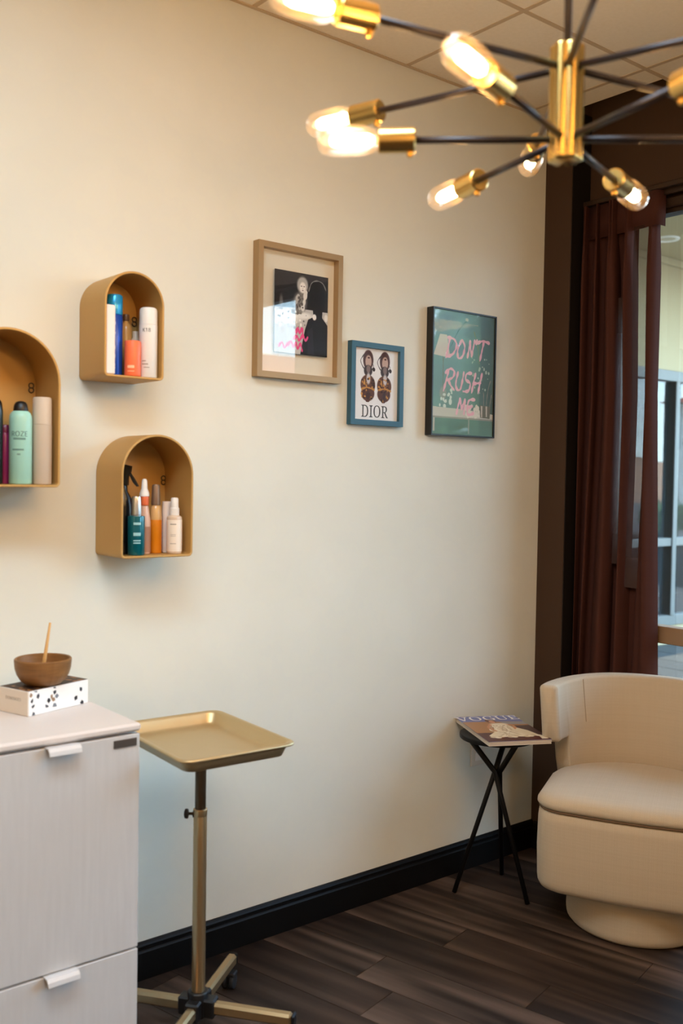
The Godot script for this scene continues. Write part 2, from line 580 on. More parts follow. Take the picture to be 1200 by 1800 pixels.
func words_picture() -> Image:     # pink brush words over a teal dressing-table scene
	var im := Image.create(300, 426, false, Image.FORMAT_RGB8)
	for y in 426:
		for x in 300:
			var t := float(y) / 426
			var u := float(x) / 300
			var c := rgb8(124, 162, 172).lerp(rgb8(116, 146, 136), t)
			c = c.lerp(rgb8(62, 78, 72), clampf(u * 1.3 - 0.6, 0, 0.75))
			im.set_pixel(x, y, c)
	# lamp with a pale shade
	shape(im, [Vector2(34, 84), Vector2(66, 84), Vector2(84, 162), Vector2(6, 156)], rgb8(206, 200, 188))
	brush(im, [Vector2(50, 162), Vector2(52, 300)], 2.0, rgb8(120, 126, 118))
	dot(im, 52, 284, 16, 22, rgb8(150, 160, 150), 6)
	speckle(im, 14, 3, Rect2(34, 270, 60, 60), rgb8(206, 216, 206), 3, 8)
	# table, front and legs
	shape(im, [Vector2(0, 332), Vector2(180, 336), Vector2(300, 346), Vector2(300, 366), Vector2(0, 366)], rgb8(196, 192, 180))
	shape(im, [Vector2(0, 366), Vector2(300, 366), Vector2(300, 426), Vector2(0, 426)], rgb8(104, 136, 124))
	shape(im, [Vector2(0, 364), Vector2(300, 364), Vector2(300, 370), Vector2(0, 370)], rgb8(150, 150, 138))
	shape(im, [Vector2(8, 370), Vector2(16, 370), Vector2(16, 416), Vector2(8, 416)], rgb8(190, 186, 172))
	shape(im, [Vector2(176, 370), Vector2(182, 370), Vector2(182, 420), Vector2(176, 420)], rgb8(150, 156, 144))
	speckle(im, 40, 5, Rect2(150, 320, 80, 36), rgb8(216, 210, 198), 3, 8)
	# small things and flower stems
	brush(im, [Vector2(196, 60), Vector2(216, 110), Vector2(226, 170)], 2.0, rgb8(128, 134, 108))
	speckle(im, 26, 8, Rect2(186, 150, 90, 130), rgb8(170, 184, 168), 2, 5)
	brush(im, [Vector2(262, 336), Vector2(272, 260), Vector2(284, 226)], 1.6, rgb8(150, 140, 130))
	brush(im, [Vector2(252, 336), Vector2(250, 270)], 1.6, rgb8(150, 140, 130))
	brush(im, [Vector2(278, 336), Vector2(290, 276)], 1.6, rgb8(150, 140, 130))
	shape(im, [Vector2(232, 316), Vector2(286, 318), Vector2(284, 362), Vector2(236, 360)], rgb8(112, 112, 100))
	shape(im, [Vector2(238, 318), Vector2(246, 318), Vector2(246, 358), Vector2(240, 358)], rgb8(196, 186, 170))
	shape(im, [Vector2(262, 318), Vector2(270, 318), Vector2(270, 356), Vector2(264, 356)], rgb8(196, 186, 170))
	dot(im, 160, 22, 8, 6, rgb8(180, 186, 176), 3)
	brush(im, [Vector2(158, 28), Vector2(120, 64), Vector2(86, 120)], 1.6, rgb8(92, 132, 138))
	# the words
	var p := rgb8(232, 176, 190)
	var L := func(a): brush(im, a, 4.8, p)
	# DON'T
	L.call([Vector2(80, 90), Vector2(72, 130), Vector2(62, 162)])
	L.call([Vector2(70, 92), Vector2(100, 96), Vector2(112, 116), Vector2(96, 146), Vector2(64, 160)])
	L.call([Vector2(136, 96), Vector2(118, 130), Vector2(122, 158), Vector2(142, 150), Vector2(152, 116), Vector2(140, 96)])
	L.call([Vector2(166, 152), Vector2(174, 118), Vector2(178, 96)])
	L.call([Vector2(176, 98), Vector2(186, 146)])
	L.call([Vector2(186, 146), Vector2(200, 92)])
	L.call([Vector2(212, 88), Vector2(208, 100)])
	L.call([Vector2(214, 98), Vector2(240, 88), Vector2(272, 92)])
	L.call([Vector2(246, 90), Vector2(236, 128), Vector2(228, 158)])
	# RUSH
	L.call([Vector2(76, 204), Vector2(66, 240), Vector2(54, 276)])
	L.call([Vector2(62, 214), Vector2(86, 198), Vector2(104, 208), Vector2(96, 228), Vector2(70, 238)])
	L.call([Vector2(76, 238), Vector2(90, 258), Vector2(104, 270)])
	L.call([Vector2(122, 208), Vector2(112, 248), Vector2(120, 268), Vector2(136, 262), Vector2(150, 206)])
	L.call([Vector2(188, 206), Vector2(164, 210), Vector2(160, 230), Vector2(182, 242), Vector2(174, 268), Vector2(148, 272)])
	L.call([Vector2(208, 206), Vector2(198, 240), Vector2(190, 274)])
	L.call([Vector2(240, 204), Vector2(230, 240), Vector2(222, 274)])
	L.call([Vector2(196, 242), Vector2(234, 236)])
	# ME
	L.call([Vector2(118, 352), Vector2(126, 322), Vector2(134, 300)])
	L.call([Vector2(134, 300), Vector2(142, 334)])
	L.call([Vector2(142, 334), Vector2(158, 300)])
	L.call([Vector2(158, 300), Vector2(154, 350)])
	L.call([Vector2(206, 298), Vector2(176, 304), Vector2(172, 350), Vector2(200, 346)])
	L.call([Vector2(174, 326), Vector2(196, 322)])
	return im

func magazine_picture() -> Image:  # cover: seated figure in a white ruffled dress, blue sky band at the top
	var im := Image.create(220, 300, false, Image.FORMAT_RGB8)
	im.fill(rgb8(170, 122, 78))
	shape(im, [Vector2(0, 0), Vector2(220, 0), Vector2(220, 84), Vector2(0, 66)], rgb8(108, 116, 168))
	shape(im, [Vector2(130, 80), Vector2(220, 84), Vector2(220, 120), Vector2(150, 110)], rgb8(150, 148, 150))
	shape(im, [Vector2(0, 200), Vector2(220, 210), Vector2(220, 300), Vector2(0, 300)], rgb8(84, 44, 38))
	shape(im, [Vector2(150, 130), Vector2(220, 130), Vector2(220, 240), Vector2(170, 240)], rgb8(78, 58, 60))
	var fab := rgb8(226, 212, 186)
	shape(im, [Vector2(88, 96), Vector2(136, 98), Vector2(152, 140), Vector2(186, 190), Vector2(200, 246), Vector2(160, 262), Vector2(96, 252), Vector2(40, 262), Vector2(28, 236), Vector2(64, 196), Vector2(86, 140)], fab)
	for k in 16:
		var ph := k * 0.61
		var x0 := 96.0 + 30.0 * sin(ph)
		brush(im, [Vector2(x0 + 12, 120), Vector2(x0 + 20 * cos(ph), 180), Vector2(60 + k * 8.5, 250)], 2.2, rgb8(240, 230, 210) if k % 2 else rgb8(194, 174, 142))
	for k in 12:
		dot(im, 36 + k * 14.5, 252 + 7 * sin(k * 1.7), 11, 9, rgb8(236, 224, 202) if k % 2 else rgb8(208, 190, 160), 3)
	brush(im, [Vector2(90, 104), Vector2(66, 140), Vector2(74, 186)], 6.0, rgb8(198, 138, 98))
	brush(im, [Vector2(134, 104), Vector2(160, 130), Vector2(150, 168)], 6.0, rgb8(204, 146, 106))
	dot(im, 104, 66, 18, 24, rgb8(92, 52, 40), 4)
	dot(im, 106, 76, 11, 16, rgb8(206, 150, 118), 3)
	dot(im, 118, 108, 30, 14, rgb8(230, 216, 190), 5)
	shape(im, [Vector2(196, 250), Vector2(214, 250), Vector2(214, 290), Vector2(190, 290)], rgb8(222, 210, 190))
	return im

func spotted_picture(seed_: int) -> Image:
	var im := Image.create(200, 80, false, Image.FORMAT_RGB8)
	im.fill(rgb8(238, 237, 234))
	var rng := RandomNumberGenerator.new()
	rng.seed = seed_
	var cs := [rgb8(56, 56, 60), rgb8(70, 72, 78), rgb8(150, 122, 96), rgb8(120, 124, 130), rgb8(44, 42, 44)]
	for i in 17:
		var a := rng.randf() * TAU
		var c := Vector2(rng.randf() * 200, rng.randf() * 80)
		var pts := []
		for k in 5:
			var r := rng.randf_range(4, 12)
			pts.append(c + Vector2(cos(a + TAU * k / 5) * r * 0.7, sin(a + TAU * k / 5) * r))
		shape(im, pts, cs[i % 5])
	return im

# ---------------------------------------------------------------- _ready
func _ready() -> void:
	make_materials()
	set_view_and_light()
	build_room()
	build_window_side()
	build_outdoors()
	build_cabinet()
	build_chair()
	build_side_table()
	build_tray_stand()
	build_chandelier()
	build_frames()
	build_shelves()

func set_view_and_light() -> void:
	var cam := Camera3D.new()
	cam.name = "camera"
	var at := CameraAttributesPhysical.new()
	at.frustum_focal_length = 22.87
	at.frustum_focus_distance = 3.3
	at.exposure_aperture = 1.9
	at.frustum_near = 0.05
	at.frustum_far = 400.0
	cam.attributes = at
	cam.keep_aspect = Camera3D.KEEP_HEIGHT
	cam.fov = rad_to_deg(2.0 * atan(900.0 / 1715.49))
	cam.near = 0.05
	cam.far = 400.0
	cam.transform = Transform3D(Basis.from_euler(Vector3(-0.0334, 0.8897, 0.0165), EULER_ORDER_YXZ), Vector3(2.3975, 1.3866, 2.9001))
	add_child(cam)
	cam.current = true

	var env := Environment.new()
	env.background_mode = Environment.BG_SKY
	var sm := ProceduralSkyMaterial.new()
	sm.sky_top_color = Color(0.45, 0.57, 0.69)
	sm.sky_horizon_color = Color(0.62, 0.71, 0.73)
	sm.sky_curve = 0.2
	sm.ground_bottom_color = Color(0.5, 0.48, 0.45)
	sm.ground_horizon_color = Color(0.66, 0.72, 0.76)
	sm.sky_energy_multiplier = 3.8
	sm.ground_energy_multiplier = 1.5
	sm.sun_angle_max = 1.0
	var sky := Sky.new()
	sky.sky_material = sm
	env.sky = sky
	env.tonemap_mode = Environment.TONE_MAPPER_LINEAR
	env.tonemap_exposure = 1.3
	env.sdfgi_enabled = true
	env.ssao_enabled = true
	env.ssil_enabled = true
	var we := WorldEnvironment.new()
	we.name = "world_environment"
	we.environment = env
	add_child(we)

	var sun := DirectionalLight3D.new()
	sun.name = "sun"
	sun.light_color = Color(1.0, 0.94, 0.84)
	sun.light_energy = 3.0
	sun.light_angular_distance = 0.6
	sun.shadow_enabled = true
	sun.basis = Basis.looking_at(Vector3(-0.3, -0.88, 0.36))
	add_child(sun)
	# lay-in ceiling panels (two cells long), each a glowing diffuser with a light of its size before it
	ceiling_panel(1, 3, 2.6, Color(0.76, 0.9, 1.0), M.panel)
	ceiling_panel(5, 3, 2.0, Color(1.0, 0.77, 0.46), M.panel_warm)
	ceiling_panel(3, 7, 2.0, Color(1.0, 0.77, 0.46), M.panel_warm)

const TX := 0.498 - 0.6015      # the tee grid
const TZ := 0.1156 - 0.6015
const TILE := 0.6015

var panel_cells := {}
func ceiling_panel(i: int, k: int, energy: float, tint: Color, m: Material) -> void:
	var x0 := TX + TILE * (i + 1); var z0 := TZ + TILE * (k + 1)
	panel_cells[Vector2i(i + 1, k + 1)] = true
	panel_cells[Vector2i(i + 1, k + 2)] = true
	var c := Vector3(x0 + TILE / 2, H, z0 + TILE)
	var t := thing("ceiling_light", ["flat lit ceiling panel nearest the beige wall", "flat lit ceiling panel over the middle of the room", "flat lit ceiling panel at the back of the room"][taken.get("ceiling_light", 0)], "light", c)
	var st := begin(-1)
	for s in [-1.0, 1.0]:
		rbox_to(st, Vector3(0.02, 0.03, TILE * 2 - 0.02), 0.002, Vector3(s * (TILE / 2 - 0.02), 0.015, 0))
		rbox_to(st, Vector3(TILE - 0.06, 0.03, 0.02), 0.002, Vector3(0, 0.015, s * (TILE - 0.02)))
	part("frame", finish(st), M.white_plastic, t)
	part("diffuser", rbox(Vector3(TILE - 0.06, 0.008, TILE * 2 - 0.06), 0.001, Vector3(0, 0.02, 0)), m, t)
	var l := AreaLight3D.new()
	l.name = "panel_light"
	l.area_size = Vector2(TILE - 0.08, TILE * 2 - 0.08)
	l.light_color = tint
	l.light_energy = energy
	l.area_range = 12.0
	l.area_attenuation = 2.0
	l.shadow_enabled = true
	l.basis = Basis(Vector3.RIGHT, -PI / 2)
	l.position = Vector3(0, 0.005, 0)
	t.add_child(l)

const RX := 5.2
const RZ := 5.6
const ZB := -0.104

func build_room() -> void:
	# walls
	struct("wall_left", span(Vector3(-0.14, 0, 0), Vector3(0, H + 0.2, RZ + 0.14)), M.wall, Vector3.ZERO, "beige painted wall with a slight mottle", "wall")
	struct("wall_right", span(Vector3(RX, 0, ZB - 0.2), Vector3(RX + 0.14, H + 0.2, RZ + 0.14)), M.plain_wall)
	struct("wall_front", span(Vector3(0, 0, RZ), Vector3(RX, H + 0.2, RZ + 0.14)), M.plain_wall)
	# back wall: a strip beside the corner, then the wall that holds the windows, set back a little
	var st := begin(-1)
	rbox_to(st, Vector3(0.262, H + 0.2, 0.3), 0.003, Vector3(-0.009, (H + 0.2) / 2, -0.15))
	struct("wall_back_corner", finish(st), M.brown_wall, Vector3.ZERO, "narrow dark brown wall strip beside the curtain", "wall")
	st = begin(-1)
	var zc := ZB - 0.098
	for b in [[0.122, 0.2, 0, 2.42], [1.12, 1.74, 0, 2.42], [1.74, 4.4, 0, 0.83], [4.4, RX, 0, 2.42], [0.122, RX, 2.42, H + 0.2]]:
		rbox_to(st, Vector3(b[1] - b[0], b[3] - b[2], 0.196), 0.0, Vector3((b[0] + b[1]) / 2, (b[2] + b[3]) / 2, zc))
	struct("wall_back", finish(st), M.brown_wall, Vector3.ZERO, "dark brown wall above and beside the window", "wall")
	struct("trim_3", span(Vector3(0.1222, 0, ZB + 0.001), Vector3(0.126, H, -0.0005)), M.dark_paint)
	# floor of planks laid a little askew
	var fl := struct_root("floor", "dark brown wood plank floor", "floor")
	part("subfloor", span(Vector3(-0.14, -0.14, -0.3), Vector3(RX + 0.14, -0.012, RZ + 0.14)), M.joint, fl)
	var room := PackedVector2Array([Vector2(0, ZB), Vector2(RX, ZB), Vector2(RX, RZ), Vector2(0, RZ)])
	var rot := deg_to_rad(13.5)
	var ax := Vector2(cos(rot), -sin(rot)); var az := Vector2(sin(rot), cos(rot))
	var pw := 0.152; var pl := 1.22
	var rng := RandomNumberGenerator.new()
	rng.seed = 31
	var b3 := Basis(Vector3.UP, rot)
	for r in range(-12, 52):
		var off := rng.randf() * pl
		for k in range(-3, 6):
			var o := ax * (k * pl + off) + az * (r * pw)
			var g := 0.0009
			var poly := PackedVector2Array([o + ax * g + az * g, o + ax * (pl - g) + az * g, o + ax * (pl - g) + az * (pw - g), o + ax * g + az * (pw - g)])
			var mid := o + ax * pl / 2 + az * pw / 2
			for cut in Geometry2D.intersect_polygons(poly, room):
				var loc := PackedVector2Array()
				for q in cut:
					var d: Vector2 = q - mid
					loc.append(Vector2(d.dot(ax), -d.dot(az)))
				var m := prism(loc, -0.012, 0.0)
				var drop := -rng.randf() * 0.0004
				part("plank", m, M.planks[rng.randi() % 4], fl, Vector3(mid.x, drop, mid.y), b3 * Basis(Vector3.RIGHT, -PI / 2))
	# skirting
	var prof := PackedVector2Array([Vector2(0, 0), Vector2(0.016, 0), Vector2(0.016, 0.076), Vector2(0.0135, 0.079), Vector2(0.0105, 0.0815), Vector2(0.0105, 0.086), Vector2(0.0125, 0.089), Vector2(0.0125, 0.0935), Vector2(0.009, 0.098), Vector2(0.004, 0.1025), Vector2(0, 0.1025)])
	var skirt := prism(prof, -RZ, 0.0)
	var o := struct("baseboard_left", skirt, M.base, Vector3.ZERO, "glossy black moulded skirting board along the beige wall", "baseboard")
	o.scale = Vector3(1, 1, -1) if false else Vector3.ONE
	o.position = Vector3(0, 0, RZ)
	o = struct("baseboard_back", prism(prof, 0.0, 0.104), M.base, Vector3(0.016, 0, 0))
	o.rotation.y = -PI / 2
	o.position = Vector3(0.122, 0, 0)
	# ceiling: structural slab, tiles, tees
	struct("ceiling_slab", span(Vector3(-0.14, H + 0.12, -0.3), Vector3(RX + 0.14, H + 0.26, RZ + 0.14)), M.plain_wall)
	var ce := struct_root("ceiling", "beige drop ceiling of square tiles in a grid", "ceiling")
	for i in 10:
		for k in 11:
			if panel_cells.has(Vector2i(i, k)):
				continue
			var x0 := maxf(TX + TILE * i, 0.0) + 0.003
			var x1 := minf(TX + TILE * (i + 1), RX) - 0.003
			var z0 := maxf(TZ + TILE * k, ZB) + 0.003
			var z1 := minf(TZ + TILE * (k + 1), RZ) - 0.003
			if x0 < 0.12 and z0 < 0.0 and z1 > 0.0:
				z0 = 0.003
			if x1 - x0 > 0.02 and z1 - z0 > 0.02:
				part("ceiling_tile", rbox(Vector3(x1 - x0, 0.018, z1 - z0), 0.001), M.tile, ce, Vector3((x0 + x1) / 2, H + 0.0095, (z0 + z1) / 2))
	for i in range(1, 9):
		part("tee_bar", span(Vector3(TX + TILE * i - 0.0075, H - 0.0012, ZB), Vector3(TX + TILE * i + 0.0075, H + 0.001, RZ)), M.tee, ce)
	for k in range(1, 10):
		part("tee_bar", span(Vector3(0, H - 0.001, TZ + TILE * k - 0.0075), Vector3(RX, H + 0.001, TZ + TILE * k + 0.0075)), M.tee, ce)
	struct("trim_1", span(Vector3(0, H - 0.003, 0.0), Vector3(0.012, H, RZ)), M.tee)
	# socket plate low on the wall
	var t := thing("wall_outlet", "beige outlet plate low on the wall behind the side table", "outlet", Vector3(0, 0.418, 0.308), PI / 2)
	part("plate", rbox(Vector3(0.072, 0.068 + 0.04, 0.006), 0.002, Vector3(0, 0, 0.003)), M.plain_wall, t)
	for s in [-1.0, 1.0]:
		part("socket_face", rbox(Vector3(0.033, 0.028, 0.003), 0.001, Vector3(0, s * 0.022, 0.0068)), M.print_white, t)

func build_window_side() -> void:
	# two storefront windows; only the edge of the first is in view, the other lights the room and shows in the glass of the frames
	var n := 0
	for w in [[0.2, 1.12], [1.74, 4.4]]:
		n += 1
		var r := struct_root("window_%d" % n, "dark bronze framed shop window beside the curtain" if n == 1 else "", "window" if n == 1 else "")
		var x0: float = w[0]; var x1: float = w[1]
		var z := -0.125
		# stepped head
		part("window_head", span(Vector3(x0, 2.33, z - 0.05), Vector3(x1, 2.42, z + 0.0)), M.bronze, r)
		part("head_trim", span(Vector3(x0, 2.385, z), Vector3(x1, 2.42, z + 0.035), 0.003), M.bronze, r)
		part("head_trim", span(Vector3(x0, 2.345, z), Vector3(x1, 2.378, z + 0.018), 0.003), M.bronze, r)
		part("window_jamb", span(Vector3(x0, 0.0 if n == 1 else 0.83, z - 0.05), Vector3(x0 + 0.045, 2.33, z)), M.bronze, r)
		part("window_jamb", span(Vector3(x1 - 0.045, 0.0 if n == 1 else 0.83, z - 0.05), Vector3(x1, 2.33, z)), M.bronze, r)
		part("window_rail", span(Vector3(x0 + 0.045, 0.83, z - 0.05), Vector3(x1 - 0.045, 0.89, z + 0.005), 0.003), M.rail, r)
		if n == 1:
			part("window_sill", span(Vector3(x0 + 0.045, 0, z - 0.05), Vector3(x1 - 0.045, 0.1, z)), M.bronze, r)
			part("pane", span(Vector3(x0 + 0.045, 0.1, z - 0.026), Vector3(x1 - 0.045, 0.83, z - 0.025)), M.window_glass, r)
		part("pane", span(Vector3(x0 + 0.045, 0.89, z - 0.026), Vector3(x1 - 0.045, 2.33, z - 0.025)), M.window_glass, r)
	# curtain: three gathered panels with thin single layers between them
	var t := thing("curtain", "dark brown pleated curtain hanging in the corner beside the window", "curtain", Vector3(0, 0, 0))
	# folds as left and right edges at the top, the middle and low down, then how far each stands out
	curtain_run(t, [[[0.130, 0.132, 0.130], [0.160, 0.161, 0.146], -0.026], [[0.176, 0.179, 0.165], [0.208, 0.209, 0.184], -0.03], [[0.230, 0.234, 0.206], [0.290, 0.304, 0.290], -0.018]], 0.45)
	curtain_run(t, [[[0.308, 0.326, 0.308], [0.342, 0.356, 0.343], -0.034]])
	curtain_run(t, [[[0.392, 0.404, 0.370], [0.437, 0.436, 0.464], -0.052]])
	for g in [[0.262, 0.334, 1.1, 2.05, 1.0], [0.344, 0.412, 1.02, 2.29, 0.0]]:
		var st := begin(1)
		var rows := 20
		for i in rows:
			var y0 := lerpf(g[2], g[3], float(i) / rows); var y1 := lerpf(g[2], g[3], float(i + 1) / rows)
			var a0: float = 1.0 - 0.4 * smoothstep(0.0, 0.3, y0 - g[2]) * (1.0 - g[4] * smoothstep(g[3] - 0.35, g[3], y0))
			var a1: float = 1.0 - 0.4 * smoothstep(0.0, 0.3, y1 - g[2]) * (1.0 - g[4] * smoothstep(g[3] - 0.35, g[3], y1))
			for q in [[0, 0], [0, 1], [1, 1], [0, 0], [1, 1], [1, 0]]:
				st.set_color(Color(1, 1, 1, a1 if q[1] else a0))
				st.add_vertex(Vector3(g[q[0]], y1 if q[1] else y0, -0.066))
		part("sheer_layer", finish(st), M.sheer, t)
	# opaque single layers that close the cloth above and below the thin stretches
	for g in [[0.25, 0.345, 0.03, 1.12], [0.25, 0.345, 2.03, 2.39], [0.33, 0.43, 0.03, 1.04]]:
		part("back_layer", span(Vector3(g[0] - (0.02 if g[2] < 1.0 else 0.0), g[2], -0.0965), Vector3(g[1], g[3], -0.0955)), M.curtain, t)
	# heading tape that closes the top and returns to the wall
	var hd := begin(1)
	var path := [Vector2(0.116, -0.078), Vector2(0.2, -0.074), Vector2(0.3, -0.072), Vector2(0.38, -0.068), Vector2(0.42, -0.058), Vector2(0.436, -0.062), Vector2(0.443, -0.074), Vector2(0.445, -0.1)]
	var rings := []
	for p in path:
		rings.append([Vector3(p.x, 2.28, p.y), Vector3(p.x, 2.40, p.y), Vector3(p.x, 2.40, p.y - 0.003), Vector3(p.x, 2.28, p.y - 0.003)])
	loft_to(hd, rings, true)
	part("heading", finish(hd), M.curtain, t)
	var rl := thing("curtain_rail", "dark curtain rail above the brown pleated curtain", "curtain rail", Vector3(0, 2.40, -0.07))
	part("track", span(Vector3(0.124, 0.002, -0.012), Vector3(1.3, 0.02, 0.008), 0.002), M.bronze, rl)

func three(a: Array, v: float) -> float:       # an edge between its three given heights (v runs from the floor up)
	if v > 0.7:
		return lerpf(a[1], a[0], clampf((v - 0.7) / 0.25, 0, 1))
	return lerpf(a[2], a[1], clampf((v - 0.33) / 0.37, -0.6, 1))

func curtain_run(t: Node3D, folds: Array, lean := 0.0) -> void:
	# a run of cloth folds that stand out from deep gathers; pinched at the heading, opening below
	var rows := 34
	var cols := 16
	var st := begin(1)
	var grid := []
	for j in rows + 1:
		var v := float(j) / rows
		var y := lerpf(0.03, 2.398, v)
		var pinch := smoothstep(0.885, 0.955, v)
		var row := []
		for f in folds.size():
			var l: float = three(folds[f][0], v)
			var r: float = three(folds[f][1], v)
			var mid := (l + r) / 2
			var zf: float = folds[f][2]
			for c in cols + 1:
				var u := float(c) / cols
				var bulge := pow(maxf(sin(PI * u), 0.0), 0.5)
				var x := lerpf(l, r, u)
				x = lerpf(x, mid + (x - mid) * 0.55, pinch * 0.8)
				x += 0.005 * sin(5.0 * v + f * 2.3 + u * 1.5) * sin(PI * u)
				var z := lerpf(-0.098, zf, bulge * (1.0 - 0.25 * pinch))
				z += (0.0025 if r - l < 0.05 else 0.006) * sin(TAU * u * (0.8 if r - l < 0.05 else 1.5) + f + 4.0 * v) * bulge           # shallow secondary folds
				z += pinch * 0.006 * cos(TAU * u * 3.0) * bulge
				row.append(Vector3(x + lean * (z + 0.055), y, z))
		grid.append(row)
	for j in rows:
		for i in grid[0].size() - 1:
			quad(st, grid[j][i], grid[j + 1][i], grid[j + 1][i + 1], grid[j][i + 1])
	part("curtain_panel", finish(st), M.curtain, t)

func build_outdoors() -> void:
	# everything stands beyond the window: walkway, soffit, a wing with a shopfront, then a street
	var gr := struct_root("ground", "grey stone paving outside the window", "paving")
	part("bed", span(Vector3(-12, -0.2, -60), Vector3(60, -0.014, -0.302)), M.asphalt, gr)
	var rng := RandomNumberGenerator.new()
	rng.seed = 5
	for i in 16:
		for k in 17:
			var x := -2.38 + 0.3 * i; var z := -0.5 - 0.3 * k
			part("paver", rbox(Vector3(0.292, 0.03, 0.292), 0.004), M.paver if rng.randf() < 0.5 else M.paver2, gr, Vector3(x + 0.15, -0.015 + rng.randf() * 0.002, z))
	var wx := -2.4
	# wing wall with openings
	struct("wall_wing", span(Vector3(wx - 0.16, 2.37, -9.2), Vector3(wx, 3.5, -0.3)), M.cream, Vector3.ZERO, "pale cream wall above the shop glass outside the window", "wall")
	struct("wall_wing_base", span(Vector3(wx - 0.16, -0.014, -9.2), Vector3(wx, 0.16, -0.3)), M.cream)
	struct("wall_wing_near", span(Vector3(wx - 0.16, 0.16, -2.5), Vector3(wx, 2.37, -0.3)), M.cream)
	struct("wall_outside_corner", span(Vector3(wx - 0.16, -0.014, -0.3), Vector3(-0.14, 3.5, -0.2)), M.cream)
	struct("wall_facade_top", span(Vector3(-0.14, H + 0.26, -0.34), Vector3(9, 3.5, -0.3)), M.cream)
	var sf := struct("ceiling_walkway", span(Vector3(wx, 3.32, -9.2), Vector3(-0.9, 3.5, -0.3)), M.cream, Vector3.ZERO, "pale soffit over the walkway outside the window", "soffit")
	sf = struct("ceiling_walkway_front", span(Vector3(-0.9, 3.32, -1.7), Vector3(9, 3.5, -0.3)), M.cream)
	struct("trim_2", span(Vector3(wx, 3.26, -9.2), Vector3(wx + 0.03, 3.32, -0.34), 0.004), M.cream)
	# shopfront in the wing
	var w := struct_root("window_3", "pale metal framed shop windows across the walkway", "window")
	part("window_head", span(Vector3(wx - 0.06, 2.28, -9.0), Vector3(wx + 0.02, 2.37, -2.5), 0.003), M.frame_pale, w)
	part("window_sill", span(Vector3(wx - 0.06, 0.16, -9.0), Vector3(wx + 0.02, 0.25, -2.5), 0.003), M.frame_pale, w)
	var zs := [-2.5, -3.55, -4.7, -5.97, -7.18, -8.4]
	for i in zs.size():
		var ml := part("mullion", span(Vector3(wx - 0.06, 0.25, zs[i] - 0.029), Vector3(wx + 0.02, 2.28, zs[i] + 0.029), 0.0), M.frame_dark, w)
		part("mullion_cap", span(Vector3(wx + 0.02, 0.25, zs[i] - 0.03), Vector3(wx + 0.032, 2.28, zs[i] + 0.03), 0.003), M.frame_pale, ml)
		if i < zs.size() - 1:
			var za: float = zs[i] - 0.03; var zb: float = zs[i + 1] + 0.03
			part("window_rail", span(Vector3(wx - 0.06, 0.855, zb), Vector3(wx + 0.02, 0.925, za), 0.003), M.frame_pale, w)
			part("pane", span(Vector3(wx - 0.03, 0.25, zb), Vector3(wx - 0.027, 0.855, za)), M.shop_glass, w)
			part("pane", span(Vector3(wx - 0.03, 0.925, zb), Vector3(wx - 0.027, 2.28, za)), M.shop_glass, w)
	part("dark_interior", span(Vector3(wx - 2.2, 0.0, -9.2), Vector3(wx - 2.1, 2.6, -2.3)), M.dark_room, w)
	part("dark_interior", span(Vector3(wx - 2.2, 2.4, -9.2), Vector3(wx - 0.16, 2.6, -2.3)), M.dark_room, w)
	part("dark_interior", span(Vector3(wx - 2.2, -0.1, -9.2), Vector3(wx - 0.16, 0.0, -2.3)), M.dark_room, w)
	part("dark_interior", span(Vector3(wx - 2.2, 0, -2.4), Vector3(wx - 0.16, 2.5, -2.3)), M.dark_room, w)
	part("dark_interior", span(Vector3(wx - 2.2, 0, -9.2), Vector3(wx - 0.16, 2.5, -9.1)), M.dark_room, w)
	# recessed downlight in the soffit
	var dl := thing("downlight", "round recessed downlight with a white ring in the walkway soffit", "light", Vector3(-2.03, 3.32, -3.93))
	part("trim_ring", lathe([Vector2(0.07, 0.0), Vector2(0.1, 0.0), Vector2(0.1, -0.008), Vector2(0.085, -0.01), Vector2(0.07, -0.004), Vector2(0.07, 0.0)], 32), M.print_white, dl)
	part("reflector", lathe([Vector2(0, -0.001), Vector2(0.03, -0.001), Vector2(0.07, -0.004)], 32), M.silver, dl)
	# the street beyond, seen only as reflections in glass
	far_house(Vector3(10.4, 0, -38), Vector3(8, 4.6, 13), "white stucco house with a red tile roof, mirrored in the shop glass")
	far_house(Vector3(18, 0, -10), Vector3(6, 3.4, 16), "long white house with a red tile roof across the street")
	var pb := thing("planter_box", "long low dark planter box beyond the walkway", "planter", Vector3(1.4, -0.014, -9.4))
	part("box", rbox(Vector3(4.6, 0.5, 0.5), 0.01, Vector3(0, 0.25, 0)), M.dark_room, pb)
	part("hedge", blob(0.5, Vector3(4.4, 0.36, 0.5), 9, 1500), M.leaf_dark, pb, Vector3(0, 0.52, 0))
	for q in [[Vector3(5.6, 0, -20), "first rounded shrub beyond the planter box"], [Vector3(7.7, 0, -20.4), "second rounded shrub beyond the planter box"], [Vector3(9.8, 0, -20.8), "third rounded shrub beyond the planter box"]]:
		var sb := thing("shrub", q[1], "shrub", q[0])
		part("foliage", blob(0.75, Vector3(1, 0.8, 1), 12, 900), M.leaf, sb, Vector3(0, 0.5, 0))
		part("stem", tube([Vector3(0, -0.02, 0), Vector3(0, 0.4, 0)], 0.04, 0.03, 8), M.trunk, sb)
	for q in [[Vector3(10.6, 0, -11.0), 2.0, "bushy green street tree nearer the walkway"], [Vector3(8.5, 0, -25.0), 1.5, "smaller green street tree farther along the road"]]:
		var tr := thing("street_tree", q[2], "tree", q[0])
		part("trunk", tube([Vector3(0, -0.02, 0), Vector3(0.05, 1.2, 0), Vector3(0, 2.2, 0.05)], 0.14, 0.08, 10), M.trunk, tr)
		part("crown", blob(q[1], Vector3(1, 1.05, 1), 41), M.leaf, tr, Vector3(0, 1.3 + q[1], 0))
	var hm := begin(1)
	var nx := 24; var nz := 16
	var P := []
